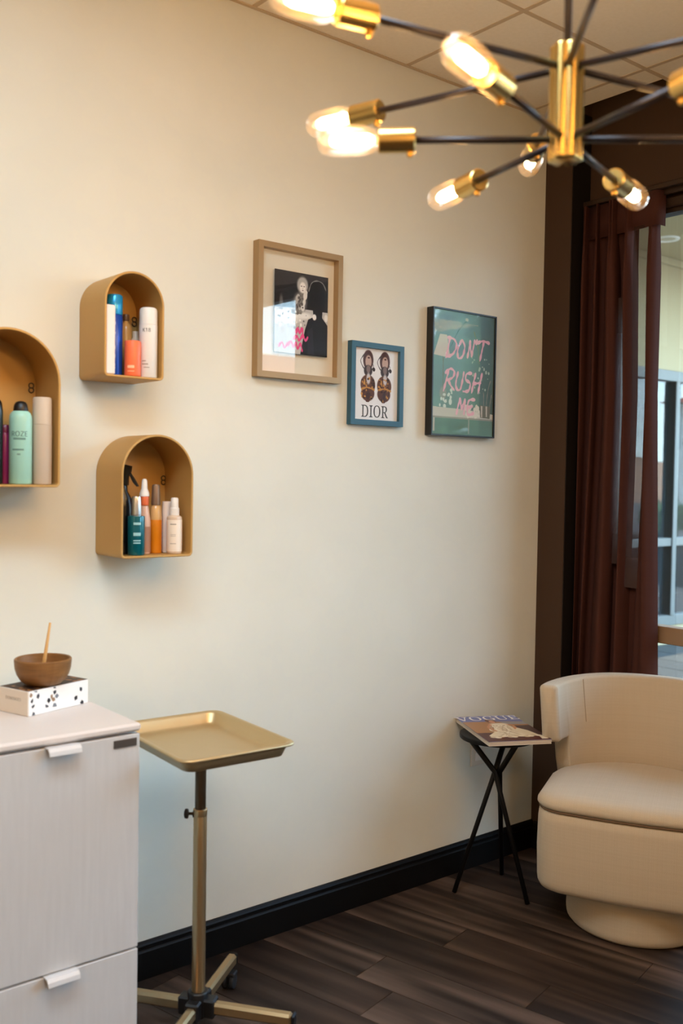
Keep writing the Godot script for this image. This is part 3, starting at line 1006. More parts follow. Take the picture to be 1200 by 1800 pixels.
	for i in nx + 1:
		var row := []
		for k in nz + 1:
			var u := float(i) / nx; var v := float(k) / nz
			var hgt := 16.0 * sin(PI * u) * sin(PI * v) * (0.8 + 0.2 * sin(u * 9.0 + 1.0)) - 1.0
			row.append(Vector3(lerpf(40, 130, v), hgt, lerpf(-130, 20, u)))
		P.append(row)
	for i in nx:
		for k in nz:
			quad(hm, P[i][k], P[i][k + 1], P[i + 1][k + 1], P[i + 1][k])
	struct("hill", finish(hm), M.hill)

func blob(r: float, s: Vector3, sd: int, count := 2600) -> ArrayMesh:      # a leafy mass: many small tilted leaf sprays on a rough ball
	var rng := RandomNumberGenerator.new()
	rng.seed = sd
	var n := FastNoiseLite.new()
	n.seed = sd
	n.frequency = 0.9
	var st := begin(-1)
	for i in count:
		var d := Vector3(rng.randfn(), rng.randfn(), rng.randfn()).normalized()
		var rr := r * (0.82 + 0.3 * n.get_noise_3dv(d * 2.0)) * pow(rng.randf(), 0.25)
		var c := d * rr * s
		var u := Vector3(rng.randfn(), rng.randfn(), rng.randfn()).normalized()
		var v := u.cross(d).normalized()
		var h := r * (0.09 if count > 2000 else 0.16)
		quad(st, c - u * h, c + v * h * 0.5, c + u * h, c - v * h * 0.5)
	return finish(st)

func far_house(c: Vector3, s: Vector3, label: String) -> void:
	var t := thing("house", label, "house", c)
	part("walls", rbox(s, 0.02, Vector3(0, s.y / 2, 0)), M.stucco, t)
	var e := 0.5
	var st := begin(-1)
	var a := Vector3(-s.x / 2 - e, s.y, -s.z / 2 - e); var b := Vector3(s.x / 2 + e, s.y, s.z / 2 + e)
	var r0 := Vector3(0, s.y + 1.1, -s.z / 2 + 2); var r1 := Vector3(0, s.y + 1.1, s.z / 2 - 2)
	quad(st, Vector3(a.x, s.y, a.z), r0, r1, Vector3(a.x, s.y, b.z))
	quad(st, Vector3(b.x, s.y, b.z), r1, r0, Vector3(b.x, s.y, a.z))
	tri(st, Vector3(b.x, s.y, a.z), r0, Vector3(a.x, s.y, a.z))
	tri(st, Vector3(a.x, s.y, b.z), r1, Vector3(b.x, s.y, b.z))
	quad(st, Vector3(a.x, s.y, a.z), Vector3(a.x, s.y, b.z), Vector3(b.x, s.y, b.z), Vector3(b.x, s.y, a.z))
	part("roof", finish(st), M.roof_tile, t)

func build_cabinet() -> void:
	var t := thing("drawer_cabinet", "white wood grain drawer cabinet against the beige wall", "cabinet", Vector3(0, 0, 1.868))
	var D := 0.416; var W := 0.372; var h := 0.83
	part("body", span(Vector3(0.018, 0, 0.004), Vector3(D - 0.02, h - 0.018, W - 0.004), 0.001), M.cabinet, t)
	part("top", span(Vector3(0.001, h - 0.018, 0), Vector3(D + 0.004, h, W), 0.005), M.cabinet_top, t)
	for q in [[0.032, 0.312], [0.317, 0.806]]:
		var d := part("drawer", span(Vector3(D - 0.0195, q[0], 0.002), Vector3(D, q[1], W - 0.002), 0.0015), M.cabinet, t)
		# folded metal pull over the drawer's top edge
		var pr := PackedVector2Array([Vector2(-0.014, 0.0), Vector2(-0.014, 0.003), Vector2(0.018, 0.003), Vector2(0.024, -0.003), Vector2(0.026, -0.012), Vector2(0.0235, -0.012), Vector2(0.0215, -0.004), Vector2(0.017, 0.0)])
		part("handle", prism(pr, -0.036, 0.036), M.handle, d, Vector3(D, q[1] - 0.0005, 0.187))
		if q[0] > 0.1:
			part("label_plate", rbox(Vector3(0.003, 0.018, 0.056), 0.001), M.label_dark, d, Vector3(D + 0.0014, 0.789, 0.038))
	# box with a wooden bowl on it
	var bt := atan2(-0.026, 0.093)
	var u := Vector3(-0.0935, 0, 0.033).normalized()     # along the printed side
	var v := Vector3(-0.055, 0, -0.171).normalized()
	var near := Vector3(0.224, h, 2.052)
	var L := 0.104; var S := 0.18; var bh := 0.058
	var ctr := near + u * L / 2 + v * S / 2
	var bx := thing("patterned_box", "white box with dark confetti chips under the wooden bowl", "box", ctr)
	# local frame: x along -v (towards us), z along u
	var bb := Basis(-v, Vector3.UP, (-v).cross(Vector3.UP))
	bx.basis = bb
	part("carton", rbox(Vector3(S, bh, L), 0.002, Vector3(0, bh / 2, 0)), M.white_plastic, bx)
	var sp := picture_material(spotted_picture(12), 0.5)
	var sp2 := picture_material(spotted_picture(5), 0.5)
	var zz: float = signf(bb.z.dot(u))                   # which local z side faces along u
	# the two sides that face us: end (towards +x of the room) and the plain beige side
	part("patterned_side", sheet(S - 0.003, bh - 0.002, 0.0006), sp, bx, Vector3(0, bh / 2, -zz * (L / 2)), Basis(Vector3.UP, 0.0 if -zz > 0 else PI))
	part("plain_side", rbox(Vector3(0.001, bh - 0.002, L - 0.003), 0.0002), mat(rgb8(222, 207, 190), 0.6), bx, Vector3(S / 2 + 0.0003, bh / 2, 0))
	var top_im := Image.create(200, 110, false, Image.FORMAT_RGB8)
	top_im.fill(rgb8(70, 48, 34))
	speckle(top_im, 60, 3, Rect2(0, 0, 200, 110), rgb8(150, 104, 64), 3, 8)
	speckle(top_im, 40, 4, Rect2(0, 0, 200, 110), rgb8(36, 26, 22), 3, 8)
	part("patterned_lid", sheet(S - 0.003, L - 0.003, 0.0006), picture_material(top_im, 0.5), bx, Vector3(0, bh, 0), Basis(Vector3.RIGHT, -PI / 2))
	part("printed_text", lettering("DOMINOES", 0.0075, 0.0004), M.print_grey, bx, Vector3(S / 2 + 0.001, bh * 0.62, 0.0), Basis(Vector3.UP, PI / 2))
	var wc := Color.WHITE
	var wood := mat(wc, 0.45, 0, 0.4)
	wood.albedo_texture = grad_map(noise_image(256, 128, 4, 30, 17, 4), rgb8(108, 72, 36), rgb8(150, 106, 60))
	wood.uv1_triplanar = true
	wood.uv1_scale = Vector3(4, 4, 4)
	var bo := thing("wooden_bowl", "small turned brown wooden bowl on the patterned box", "bowl", Vector3(0.165, h + bh + 0.0008, 1.995))
	var R := 0.066
	part("bowl_shell", lathe([Vector2(0, 0), Vector2(0.034, 0), Vector2(0.042, 0.003), Vector2(0.052, 0.012), Vector2(0.06, 0.025), Vector2(0.0645, 0.04), Vector2(R, 0.056), Vector2(R, 0.061), Vector2(R - 0.002, 0.063), Vector2(R - 0.005, 0.061), Vector2(R - 0.007, 0.05), Vector2(0.054, 0.03), Vector2(0.04, 0.016), Vector2(0.02, 0.009), Vector2(0, 0.008)], 40), wood, bo)
	var sk := thing("wooden_stick", "slim pale wooden stick standing in the wooden bowl", "stick", Vector3(0.165, h + bh, 1.995))
	var s0 := Vector3(0.02, 0.014, 0.012)
	var s1 := Vector3(0.012, 0.148, -0.012)
	part("shaft", tube([s0, s0.lerp(s1, 0.5), s1], 0.0055, 0.0028, 10), mat(rgb8(208, 160, 96), 0.55), sk)

# ---------------------------------------------------------------- chair
func chair_outline(hw: float, front: float, back: float, rc: float, y: float, n := 12) -> Array:
	var r := []
	for i in n + 1:            # front right corner, anticlockwise seen from above (x right, z front)
		var a := PI / 2 * i / n
		r.append(Vector3(hw - rc + rc * cos(a), y, front - rc + rc * sin(a)))
	for i in range(1, 5):
		var u := i / 5.0
		r.append(Vector3(lerpf(hw - rc, -hw + rc, u), y, front + 0.012 * sin(PI * u)))
	for i in n + 1:
		var a := PI / 2 + PI / 2 * i / n
		r.append(Vector3(-hw + rc + rc * cos(a), y, front - rc + rc * sin(a)))
	for i in range(1, 2 * n):
		var a := PI + PI * i / (2 * n)
		r.append(Vector3(hw * cos(a), y, back * sin(a)))
	r.reverse()
	return r

func build_chair() -> void:
	var t := thing("swivel_chair", "beige linen barrel chair with a wrap-around back on a round base", "chair", Vector3(0.617, 0, 0.226), deg_to_rad(29))
	part("base", lathe([Vector2(0, 0), Vector2(0.19, 0), Vector2(0.204, 0.004), Vector2(0.213, 0.014), Vector2(0.215, 0.03), Vector2(0.213, 0.09), Vector2(0.208, 0.128), Vector2(0, 0.128)], 56), M.fabric, t)
	var hw := 0.281; var fr := 0.262; var bk := 0.25
	# seat box
	var rings := []
	for q in [[0.12, 0.145], [0.05, 0.14], [0.022, 0.142], [0.008, 0.15], [0.002, 0.163], [0.0, 0.18], [-0.002, 0.27], [0.0, 0.36], [0.003, 0.385], [0.012, 0.392]]:
		rings.append(chair_outline(hw - q[0], fr - q[0], bk - q[0], 0.085 - q[0] * 0.5, q[1]))
	var st := begin(1)
	loft_to(st, rings)
	part("seat_body", finish(st), M.fabric, t)
	# piping in the joint
	var ring := chair_outline(hw - 0.004, fr - 0.004, bk - 0.004, 0.083, 0.394)
	ring.append(ring[0])
	part("piping", tube(ring, 0.003, 0.003, 8), M.seam, t)
	# cushion
	rings = []
	for q in [[0.012, 0.394], [0.002, 0.399], [-0.003, 0.407], [-0.002, 0.417], [0.004, 0.427], [0.016, 0.436], [0.04, 0.443], [0.09, 0.449], [0.16, 0.453], [0.24, 0.454]]:
		rings.append(chair_outline(hw - q[0], fr - q[0], bk - q[0], maxf(0.085 - q[0] * 0.35, 0.006), q[1]))
	st = begin(1)
	loft_to(st, rings)
	part("seat_cushion", finish(st), M.fabric, t)
	# back: a shell bent round the seat; its upper band runs forward as short arms
	st = begin(1)
	var n := 72
	rings = []
	var a0 := deg_to_rad(-1.0)       # arm end, measured from the left side (-x) towards the back
	for i in n + 1:
		var u := float(i) / n
		var a := lerpf(a0, PI - a0, u)
		var e := minf(a - a0, PI - a0 - a)            # angle from the nearer arm end
		var low := lerpf(0.538, 0.40, smoothstep(deg_to_rad(23.5), deg_to_rad(26.5), e))
		var top := 0.722 + 0.014 * smoothstep(0.0, 1.3, e)
		var ro := 0.308; var ri := 0.25
		if e < 0.04:
			var k := 1.0 - pow(1.0 - e / 0.04, 2.0)
			var cut := (1.0 - sqrt(maxf(k, 0.0))) * 0.010
			ro -= cut; ri += cut; low += cut; top -= cut
		var dirv := Vector3(-cos(a), 0, -sin(a))
		var sec := []
		var c := 0.01
		var flare := 0.012
		for p in [[ri, low + c], [ri + c * 0.3, low + c * 0.3], [ri + c, low], [ro - c, low], [ro - c * 0.3, low + c * 0.3], [ro, low + c], [ro + flare * 0.5, (low + top) / 2], [ro + flare, top - c], [ro + flare - c * 0.3, top - c * 0.3], [ro + flare - c, top], [ri + flare + c, top], [ri + flare + c * 0.3, top - c * 0.3], [ri + flare, top - c], [ri + flare * 0.5, (low + top) / 2]]:
			sec.append(dirv * p[0] * Vector3(1, 1, 0.9) + Vector3(0, p[1], 0))
		rings.append(sec)
	loft_to(st, rings)
	var bkp := part("backrest", finish(st), M.fabric, t)
	# stitched seams down the inside of each arm
	for s in [0, 1]:
		var a := a0 + deg_to_rad(41)
		if s == 1:
			a = PI - a
		var pts := []
		for k in 8:
			var y := lerpf(0.58, 0.724, k / 7.0)
			var bow := 0.05 * (1.0 - k / 7.0)
			var dirv := Vector3(-cos(a + bow), 0, -sin(a + bow))
			pts.append(dirv * (0.25 + 0.012 * (y - 0.4) / 0.33) * Vector3(1, 1, 0.9) + Vector3(0, y, 0))
		part("seam", tube(pts, 0.0011, 0.0011, 6), M.stitch, bkp)

func build_side_table() -> void:
	var c := Vector3(0.195, 0, 0.42)
	var t := thing("side_table", "small round black side table on three crossed legs", "table", c)
	part("tabletop", lathe(rounded(0.128, 0.522, 0.537, 0.004), 48), M.black_metal, t)
	var node := Vector3(-0.005, 0.405, -0.005)
	for k in 3:
		var a := deg_to_rad(118.5 + 120 * k)
		var foot := Vector3(0.142 * cos(a), 0.002, 0.142 * sin(a))
		var b := a + deg_to_rad(130.5)
		var up := Vector3(0.098 * cos(b), 0.524, 0.098 * sin(b))
		var near := node + Vector3(0.010 * cos(a + 1.4), 0, 0.010 * sin(a + 1.4))
		part("leg", tube([foot, foot.lerp(near, 0.9), near, near.lerp(up, 0.12), up], 0.0078, 0.0098, 12), M.black_metal, t)
	# magazine lying across it
	var A := Vector3(0.008, 0, 0.405); var B := Vector3(0.105, 0, 0.21); var C := Vector3(0.378, 0, 0.392)
	var w := (B - A).length(); var l := (C - B).length()
	var ex := (B - A).normalized()                        # across the cover, left to right
	var ez := (C - B).normalized()                        # down the cover
	ez = (ez - ex * ez.dot(ex)).normalized()
	var mg := thing("magazine", "glossy fashion magazine lying on the small round black table", "magazine", (A + C) / 2 + Vector3(0, 0.5375, 0))
	mg.basis = Basis(ex, ez.cross(ex), ez)
	var st := begin(-1)
	for k in 6:
		rbox_to(st, Vector3(w - 0.003 - 0.0012 * (k % 3), 0.0022, l - 0.002 - 0.0016 * ((k * 2) % 3)), 0.0, Vector3(0.0008 * (k % 2), 0.0012 + 0.0023 * k, 0.001 * (k % 2)))
	part("pages", finish(st), mat(rgb8(206, 192, 174), 0.7), mg)
	part("cover", sheet(w, l, 0.0008), picture_material(magazine_picture(), 0.3), mg, Vector3(0, 0.0148, 0), Basis(Vector3.RIGHT, -PI / 2))
	part("cover_title", lettering("VOGUE", 0.052, 0.0003, "Droid Serif", 0.0, 0.92), M.print_white, mg, Vector3(0, 0.0158, -l / 2 + 0.034), Basis(Vector3.RIGHT, -PI / 2))

func build_tray_stand() -> void:
	var t := thing("tray_stand", "gold rolling tray stand with one pole beside the white cabinet", "tray stand", Vector3(0.325, 0, 1.655))
	# tray
	var rings := []
	var hx := 0.2; var hz := 0.152
	for q in [[0.028, 0.726, 0.02], [0.022, 0.7265, 0.024], [0.014, 0.744, 0.03], [0.008, 0.752, 0.03], [0.0, 0.7535, 0.032], [-0.001, 0.757, 0.033], [0.001, 0.7595, 0.032], [0.006, 0.7605, 0.031], [0.011, 0.759, 0.03], [0.014, 0.754, 0.03], [0.021, 0.7335, 0.025], [0.026, 0.7295, 0.022], [0.034, 0.728, 0.018]]:
		var r := []
		var ix: float = hx - q[0]; var iz: float = hz - q[0]; var rc: float = q[2]
		for c in 4:
			var sx: float = [1.0, -1.0, -1.0, 1.0][c]; var sz: float = [1.0, 1.0, -1.0, -1.0][c]
			for k in 7:
				var a := PI / 2 * c + PI / 2 * k / 6
				r.append(Vector3(sx * (ix - rc) + rc * cos(a), q[1], sz * (iz - rc) + rc * sin(a)))
		r.reverse()
		rings.append(r)
	var st := begin(1)
	loft_to(st, rings)
	part("tray", finish(st), M.tray, t, Vector3(0.019, 0, 0.009), Basis(Vector3.UP, deg_to_rad(-3)))
	part("tray_bracket", rbox(Vector3(0.12, 0.014, 0.1), 0.004, Vector3(0.01, 0.718, 0.004)), M.champagne, t)
	part("inner_pole", lathe(rounded(0.0138, 0.5, 0.716, 0.001), 28), M.dark_bronze, t)
	var o := part("outer_pole", lathe(rounded(0.0168, 0.1, 0.556, 0.002), 28), M.champagne, t)
	part("collar", lathe(rounded(0.0176, 0.548, 0.566, 0.002), 28), M.champagne, o)
	# clamp knob towards the left
	var dirk := Vector3(-0.63, 0, 0.777)
	var kb := Basis(dirk.cross(Vector3.UP).normalized(), dirk.normalized(), Vector3.UP)
	st = begin(1)
	lathe_to(st, [Vector2(0, 0.0), Vector2(0.009, 0.0), Vector2(0.009, 0.004), Vector2(0.0035, 0.005), Vector2(0.0035, 0.014), Vector2(0.011, 0.016), Vector2(0.0125, 0.019), Vector2(0.0115, 0.024), Vector2(0.006, 0.026), Vector2(0, 0.0265)], 24, dirk * 0.014 + Vector3(0, 0.552, 0), kb)
	part("clamp_knob", finish(st), M.black_plastic, t)
	# base
	st = begin(1)
	lathe_to(st, rounded(0.026, 0.044, 0.108, 0.004), 28)
	part("hub", finish(st), M.black_plastic, t)
	for k in 4:
		var a := deg_to_rad(-36.9 + 90 * k)
		var d := Vector3(cos(a), 0, sin(a))
		var rot := Basis(Vector3.UP, -a)
		var arm := part("base_arm", rbox(Vector3(0.212, 0.03, 0.026), 0.006, Vector3(0.14, 0.07, 0)), M.champagne, t, Vector3.ZERO, rot)
		part("hub_clasp", rbox(Vector3(0.03, 0.046, 0.036), 0.004, Vector3(0.033, 0.07, 0)), M.black_plastic, arm)
		part("end_cap", rbox(Vector3(0.008, 0.032, 0.028), 0.004, Vector3(0.249, 0.07, 0)), M.black_plastic, arm)
		st = begin(1)
		lathe_to(st, rounded(0.005, 0.03, 0.056, 0.001), 12, Vector3(0.232, 0, 0))
		for s in [-1.0, 1.0]:
			lathe_to(st, rounded(0.0195, -0.006, 0.006, 0.003), 24, Vector3(0.222, 0.0198, s * 0.0105), Basis(Vector3.RIGHT, PI / 2))
		rbox_to(st, Vector3(0.03, 0.012, 0.036), 0.003, Vector3(0.224, 0.039, 0))
		part("caster", finish(st), M.rubber, arm)

# ---------------------------------------------------------------- lamp
func build_chandelier() -> void:
	var c := Vector3(1.427, 0, 1.6825)
	var t := thing("chandelier", "brass and black sputnik chandelier with twelve clear bulbs", "chandelier", Vector3(c.x, 1.9, c.z))
	var yu := 2.024 - 1.9; var yl := 1.915 - 1.9
	# hub of six rounded ribs, a groove between two of them towards the camera
	var to_cam := atan2(2.9 - c.z, 2.3975 - c.x)
	var rings := []
	for q in [[0.9, -0.019], [0.99, -0.0175], [1.0, -0.015], [1.0, 0.153], [0.99, 0.1555], [0.9, 0.157]]:
		var r := []
		for k in 72:
			var d := fmod(k * TAU / 72.0, PI / 3) - PI / 6
			var rad := 0.0145 * cos(d) + sqrt(0.0118 * 0.0118 - pow(0.0145 * sin(d), 2))
			var a := to_cam + TAU * k / 72.0
			r.append(Vector3(q[0] * rad * cos(a), q[1], q[0] * rad * sin(a)))
		r.reverse()
		rings.append(r)
	var st := begin(1)
	loft_to(st, rings, true, [1, 1, 2, 3, 3])
	part("hub", finish(st), M.brass, t)
	part("stem", tube([Vector3(0, 0.15, 0), Vector3(0, H - 1.9 - 0.01, 0)], 0.0062), M.rod, t)
	part("ceiling_cup", lathe([Vector2(0, H - 1.9 - 0.004), Vector2(0, H - 1.9 - 0.03), Vector2(0.05, H - 1.9 - 0.026), Vector2(0.06, H - 1.9 - 0.012), Vector2(0.06, H - 1.9 - 0.004), Vector2(0, H - 1.9 - 0.004)], 32), M.brass_dull, t)
	for tier in 2:
		var y := yu if tier == 0 else yl
		var rs := 0.335 if tier == 0 else 0.230
		for k in 6:
			var a := deg_to_rad((102.8 if tier == 0 else 72.6) + 60.0 * k)
			chandelier_arm(t, y, a, rs)

var arm_meshes := {}
func chandelier_arm(t: Node3D, y: float, a: float, rs: float) -> void:
	# built along +x, then turned
	var b := Basis(Vector3.UP, -a)
	if not arm_meshes.has(rs):
		arm_meshes[rs] = tube([Vector3(0.018, 0, 0), Vector3(rs + 0.004, 0, 0)], 0.0056, 0.0056, 14)
	if not arm_meshes.has("socket"):
		var along := Basis(Vector3(0, 1, 0), Vector3(1, 0, 0), Vector3(0, 0, -1))     # profile height runs along x
		var s := begin(1)
		lathe_to(s, [Vector2(0, 0), Vector2(0.0175, 0), Vector2(0.0195, 0.002), Vector2(0.0195, 0.056), Vector2(0.018, 0.058), Vector2(0.0165, 0.056), Vector2(0.0165, 0.05), Vector2(0, 0.05)], 28, Vector3.ZERO, along)
		arm_meshes.socket = finish(s)
		s = begin(1)
		var p := []
		for q in [[0.013, 0.05], [0.0135, 0.058], [0.019, 0.068], [0.0222, 0.08], [0.023, 0.095], [0.023, 0.125], [0.0222, 0.135], [0.019, 0.144], [0.0135, 0.1505], [0.007, 0.1535], [0.0, 0.1542]]:
			p.append(Vector2(q[0], q[1]))
		lathe_to(s, p, 28, Vector3.ZERO, along)
		arm_meshes.bulb = finish(s)
		s = begin(1)
		lathe_to(s, [Vector2(0, 0.064), Vector2(0.006, 0.065), Vector2(0.0095, 0.072), Vector2(0.0105, 0.08), Vector2(0.0105, 0.122), Vector2(0.008, 0.131), Vector2(0, 0.134)], 16, Vector3.ZERO, along)
		arm_meshes.filament = finish(s)
		arm_meshes.screw = lathe(rounded(0.005, -0.026, -0.018, 0.002), 12)
	var arm := part("arm", arm_meshes[rs], M.rod, t, Vector3(0, y, 0), b)
	part("socket", arm_meshes.socket, M.brass, arm, Vector3(rs, 0, 0))
	part("set_screw", arm_meshes.screw, M.brass_dull, arm, Vector3(rs + 0.008, 0, 0))
	part("bulb_glass", arm_meshes.bulb, M.bulb_glass, arm, Vector3(rs, 0, 0))
	part("filament", arm_meshes.filament, M.filament, arm, Vector3(rs, 0, 0))
	var l := OmniLight3D.new()
	l.name = "bulb_light"
	l.light_color = Color(1.0, 0.76, 0.45)
	l.light_energy = 0.05
	l.light_size = 0.012
	l.omni_range = 10.0
	l.omni_attenuation = 2.0
	l.shadow_enabled = true
	l.position = Vector3(rs + 0.1, 0, 0)
	arm.add_child(l, true)

# ---------------------------------------------------------------- wall pictures
func frame_bars(t: Node3D, w: float, h: float, bar: float, depth: float, m: Material) -> void:
	# four mitred sides, each a part
	var ow := w / 2; var oh := h / 2; var iw := ow - bar; var ih := oh - bar
	var sides := [
		[Vector2(-ow, oh), Vector2(ow, oh), Vector2(iw, ih), Vector2(-iw, ih)],
		[Vector2(ow, oh), Vector2(ow, -oh), Vector2(iw, -ih), Vector2(iw, ih)],
		[Vector2(ow, -oh), Vector2(-ow, -oh), Vector2(-iw, -ih), Vector2(iw, -ih)],
		[Vector2(-ow, -oh), Vector2(-ow, oh), Vector2(-iw, ih), Vector2(-iw, -ih)]]
	for s in sides:
		part("frame_side", prism(PackedVector2Array(s), 0.001, depth), m, t)

func build_frames() -> void:
	# 1: wide gold frame, a small photo floating on a pale mount
	var yc := 1.88; var zc := 1.1475
	var t := thing("picture_frame", "tan wood frame with a black and white photo floating on a pale mount", "picture frame", Vector3(0, yc, zc), PI / 2)
	frame_bars(t, 0.314, 0.394, 0.0175, 0.03, mat(rgb8(162, 132, 92), 0.45, 0.25))
	part("mount", rbox(Vector3(0.282, 0.362, 0.004), 0.0, Vector3(0, 0, 0.004)), mat(rgb8(222, 214, 194), 0.8), t)
	part("photo_print", sheet(0.199, 0.243, 0.002), picture_material(photo_picture(), 0.5), t, Vector3(0.0085, 0.0025, 0.0165))
	part("glazing", rbox(Vector3(0.281, 0.361, 0.002), 0.0, Vector3(0, 0, 0.021)), M.clear_glass, t)
	# 2: small teal frame with shoes and a name in serif capitals
	yc = 1.693; zc = 0.832
	t = thing("picture_frame", "small teal blue frame with a printed pair of strappy shoes", "picture frame", Vector3(0, yc, zc), PI / 2)
	frame_bars(t, 0.223, 0.263, 0.0175, 0.022, mat(rgb8(36, 82, 100), 0.45))
	part("shoe_print", sheet(0.19, 0.23, 0.002), picture_material(shoe_picture(), 0.5), t, Vector3(0, 0, 0.008))
	part("printed_name", lettering("DIOR", 0.038, 0.0004, "Droid Serif", 0.0, 0.86), M.print_dark, t, Vector3(-0.003, -0.087, 0.0102))
	part("glazing", rbox(Vector3(0.189, 0.229, 0.002), 0.0, Vector3(0, 0, 0.016)), M.clear_glass, t)
	# 3: thin black frame, pink words
	yc = 1.7565; zc = 0.4445
	t = thing("picture_frame", "thin black frame with pink brushed words on a teal picture", "picture frame", Vector3(0, yc, zc), PI / 2)
	frame_bars(t, 0.313, 0.43, 0.005, 0.032, mat(rgb8(14, 14, 15), 0.4))
	part("word_print", sheet(0.304, 0.421, 0.002), picture_material(words_picture(), 0.5), t, Vector3(0, 0, 0.024))
	part("glazing", rbox(Vector3(0.304, 0.421, 0.0015), 0.0, Vector3(0, 0, 0.0275)), M.clear_glass, t)

# ---------------------------------------------------------------- shelves and what stands on them
func arch(w: float, h: float, inset: float, rc: float) -> PackedVector2Array:
	# outline of an arch whose base middle is the origin, clockwise from the bottom left
	var hw := w / 2 - inset
	var R := hw
	var ys := h - w / 2
	var y0 := inset
	var r := maxf(rc - inset, 0.003)
	var p := PackedVector2Array()
	for k in 5:
		var a := PI * 1.5 - PI / 2 * k / 4
		p.append(Vector2(-hw + r + r * cos(a), y0 + r + r * sin(a)))
	for k in 33:
		var a := PI - PI * k / 32
		p.append(Vector2(R * cos(a), ys + R * sin(a)))
	for k in 5:
		var a := 0.0 - PI / 2 * k / 4
		p.append(Vector2(hw - r + r * cos(a), y0 + r + r * sin(a)))
	return p

func arch_shelf(label: String, at: Vector3, w: float, h: float, d: float, brk: Vector2) -> void:
	var t := thing("arched_shelf", label, "shelf", at, PI / 2, "arched gold wall shelves")
	var th := 0.006
	var o := arch(w, h, 0.0, 0.012); var i := arch(w, h, th, 0.012)
	var om := arch(w, h, 0.0015, 0.012); var im := arch(w, h, th - 0.0015, 0.012)
	var st := begin(1)
	var rings := []
	for q in [[o, 0.001], [o, d - 0.0015], [om, d], [im, d], [i, d - 0.0015], [i, 0.001]]:
		var r := []
		for p in q[0]:
			r.append(Vector3(p.x, p.y, q[1]))
		rings.append(r)
	loft_to(st, rings, false, [1, 2, 3, 4, 5])
	part("shell", finish(st), M.gold_paint, t)
	part("back_panel", prism(i, 0.001, 0.004), M.gold_paint, t)
	# keyhole hanger on the back panel
	st = begin(1)
	for k in 2:
		var pts := []
		for s in 17:
			var a := TAU * s / 16
			pts.append(Vector3(brk.x + 0.0062 * cos(a), brk.y + 0.0062 * sin(a) - k * 0.0115, 0.0055))
		tube_to(st, pts, 0.0017, 0.0017, 8)
	part("hanger", finish(st), M.dark_bronze, t)

func bottle(called: String, label: String, at: Vector3, group: String, pieces: Array, category := "bottle") -> Node3D:
	# pieces: [part name, profile or mesh, material]
	var t := thing(called, label, category, at, deg_to_rad(51), group)
	for p in pieces:
		part(p[0], p[1] if p[1] is Mesh else lathe(p[1], 32), p[2], t)
	return t

func V(list: Array) -> Array:      # flat numbers to profile points
	var o := []
	for k in range(0, list.size(), 2):
		o.append(Vector2(list[k], list[k + 1]))
	return o

func label_text(t: Node3D, txt: String, h: float, y: float, r: float, m: Material, dx := 0.0, font := "Droid Sans") -> void:
	part("printed_text", lettering(txt, h, 0.0003, font, r), m, t, Basis(Vector3.UP, dx) * Vector3(0, y, r + 0.0002), Basis(Vector3.UP, dx))

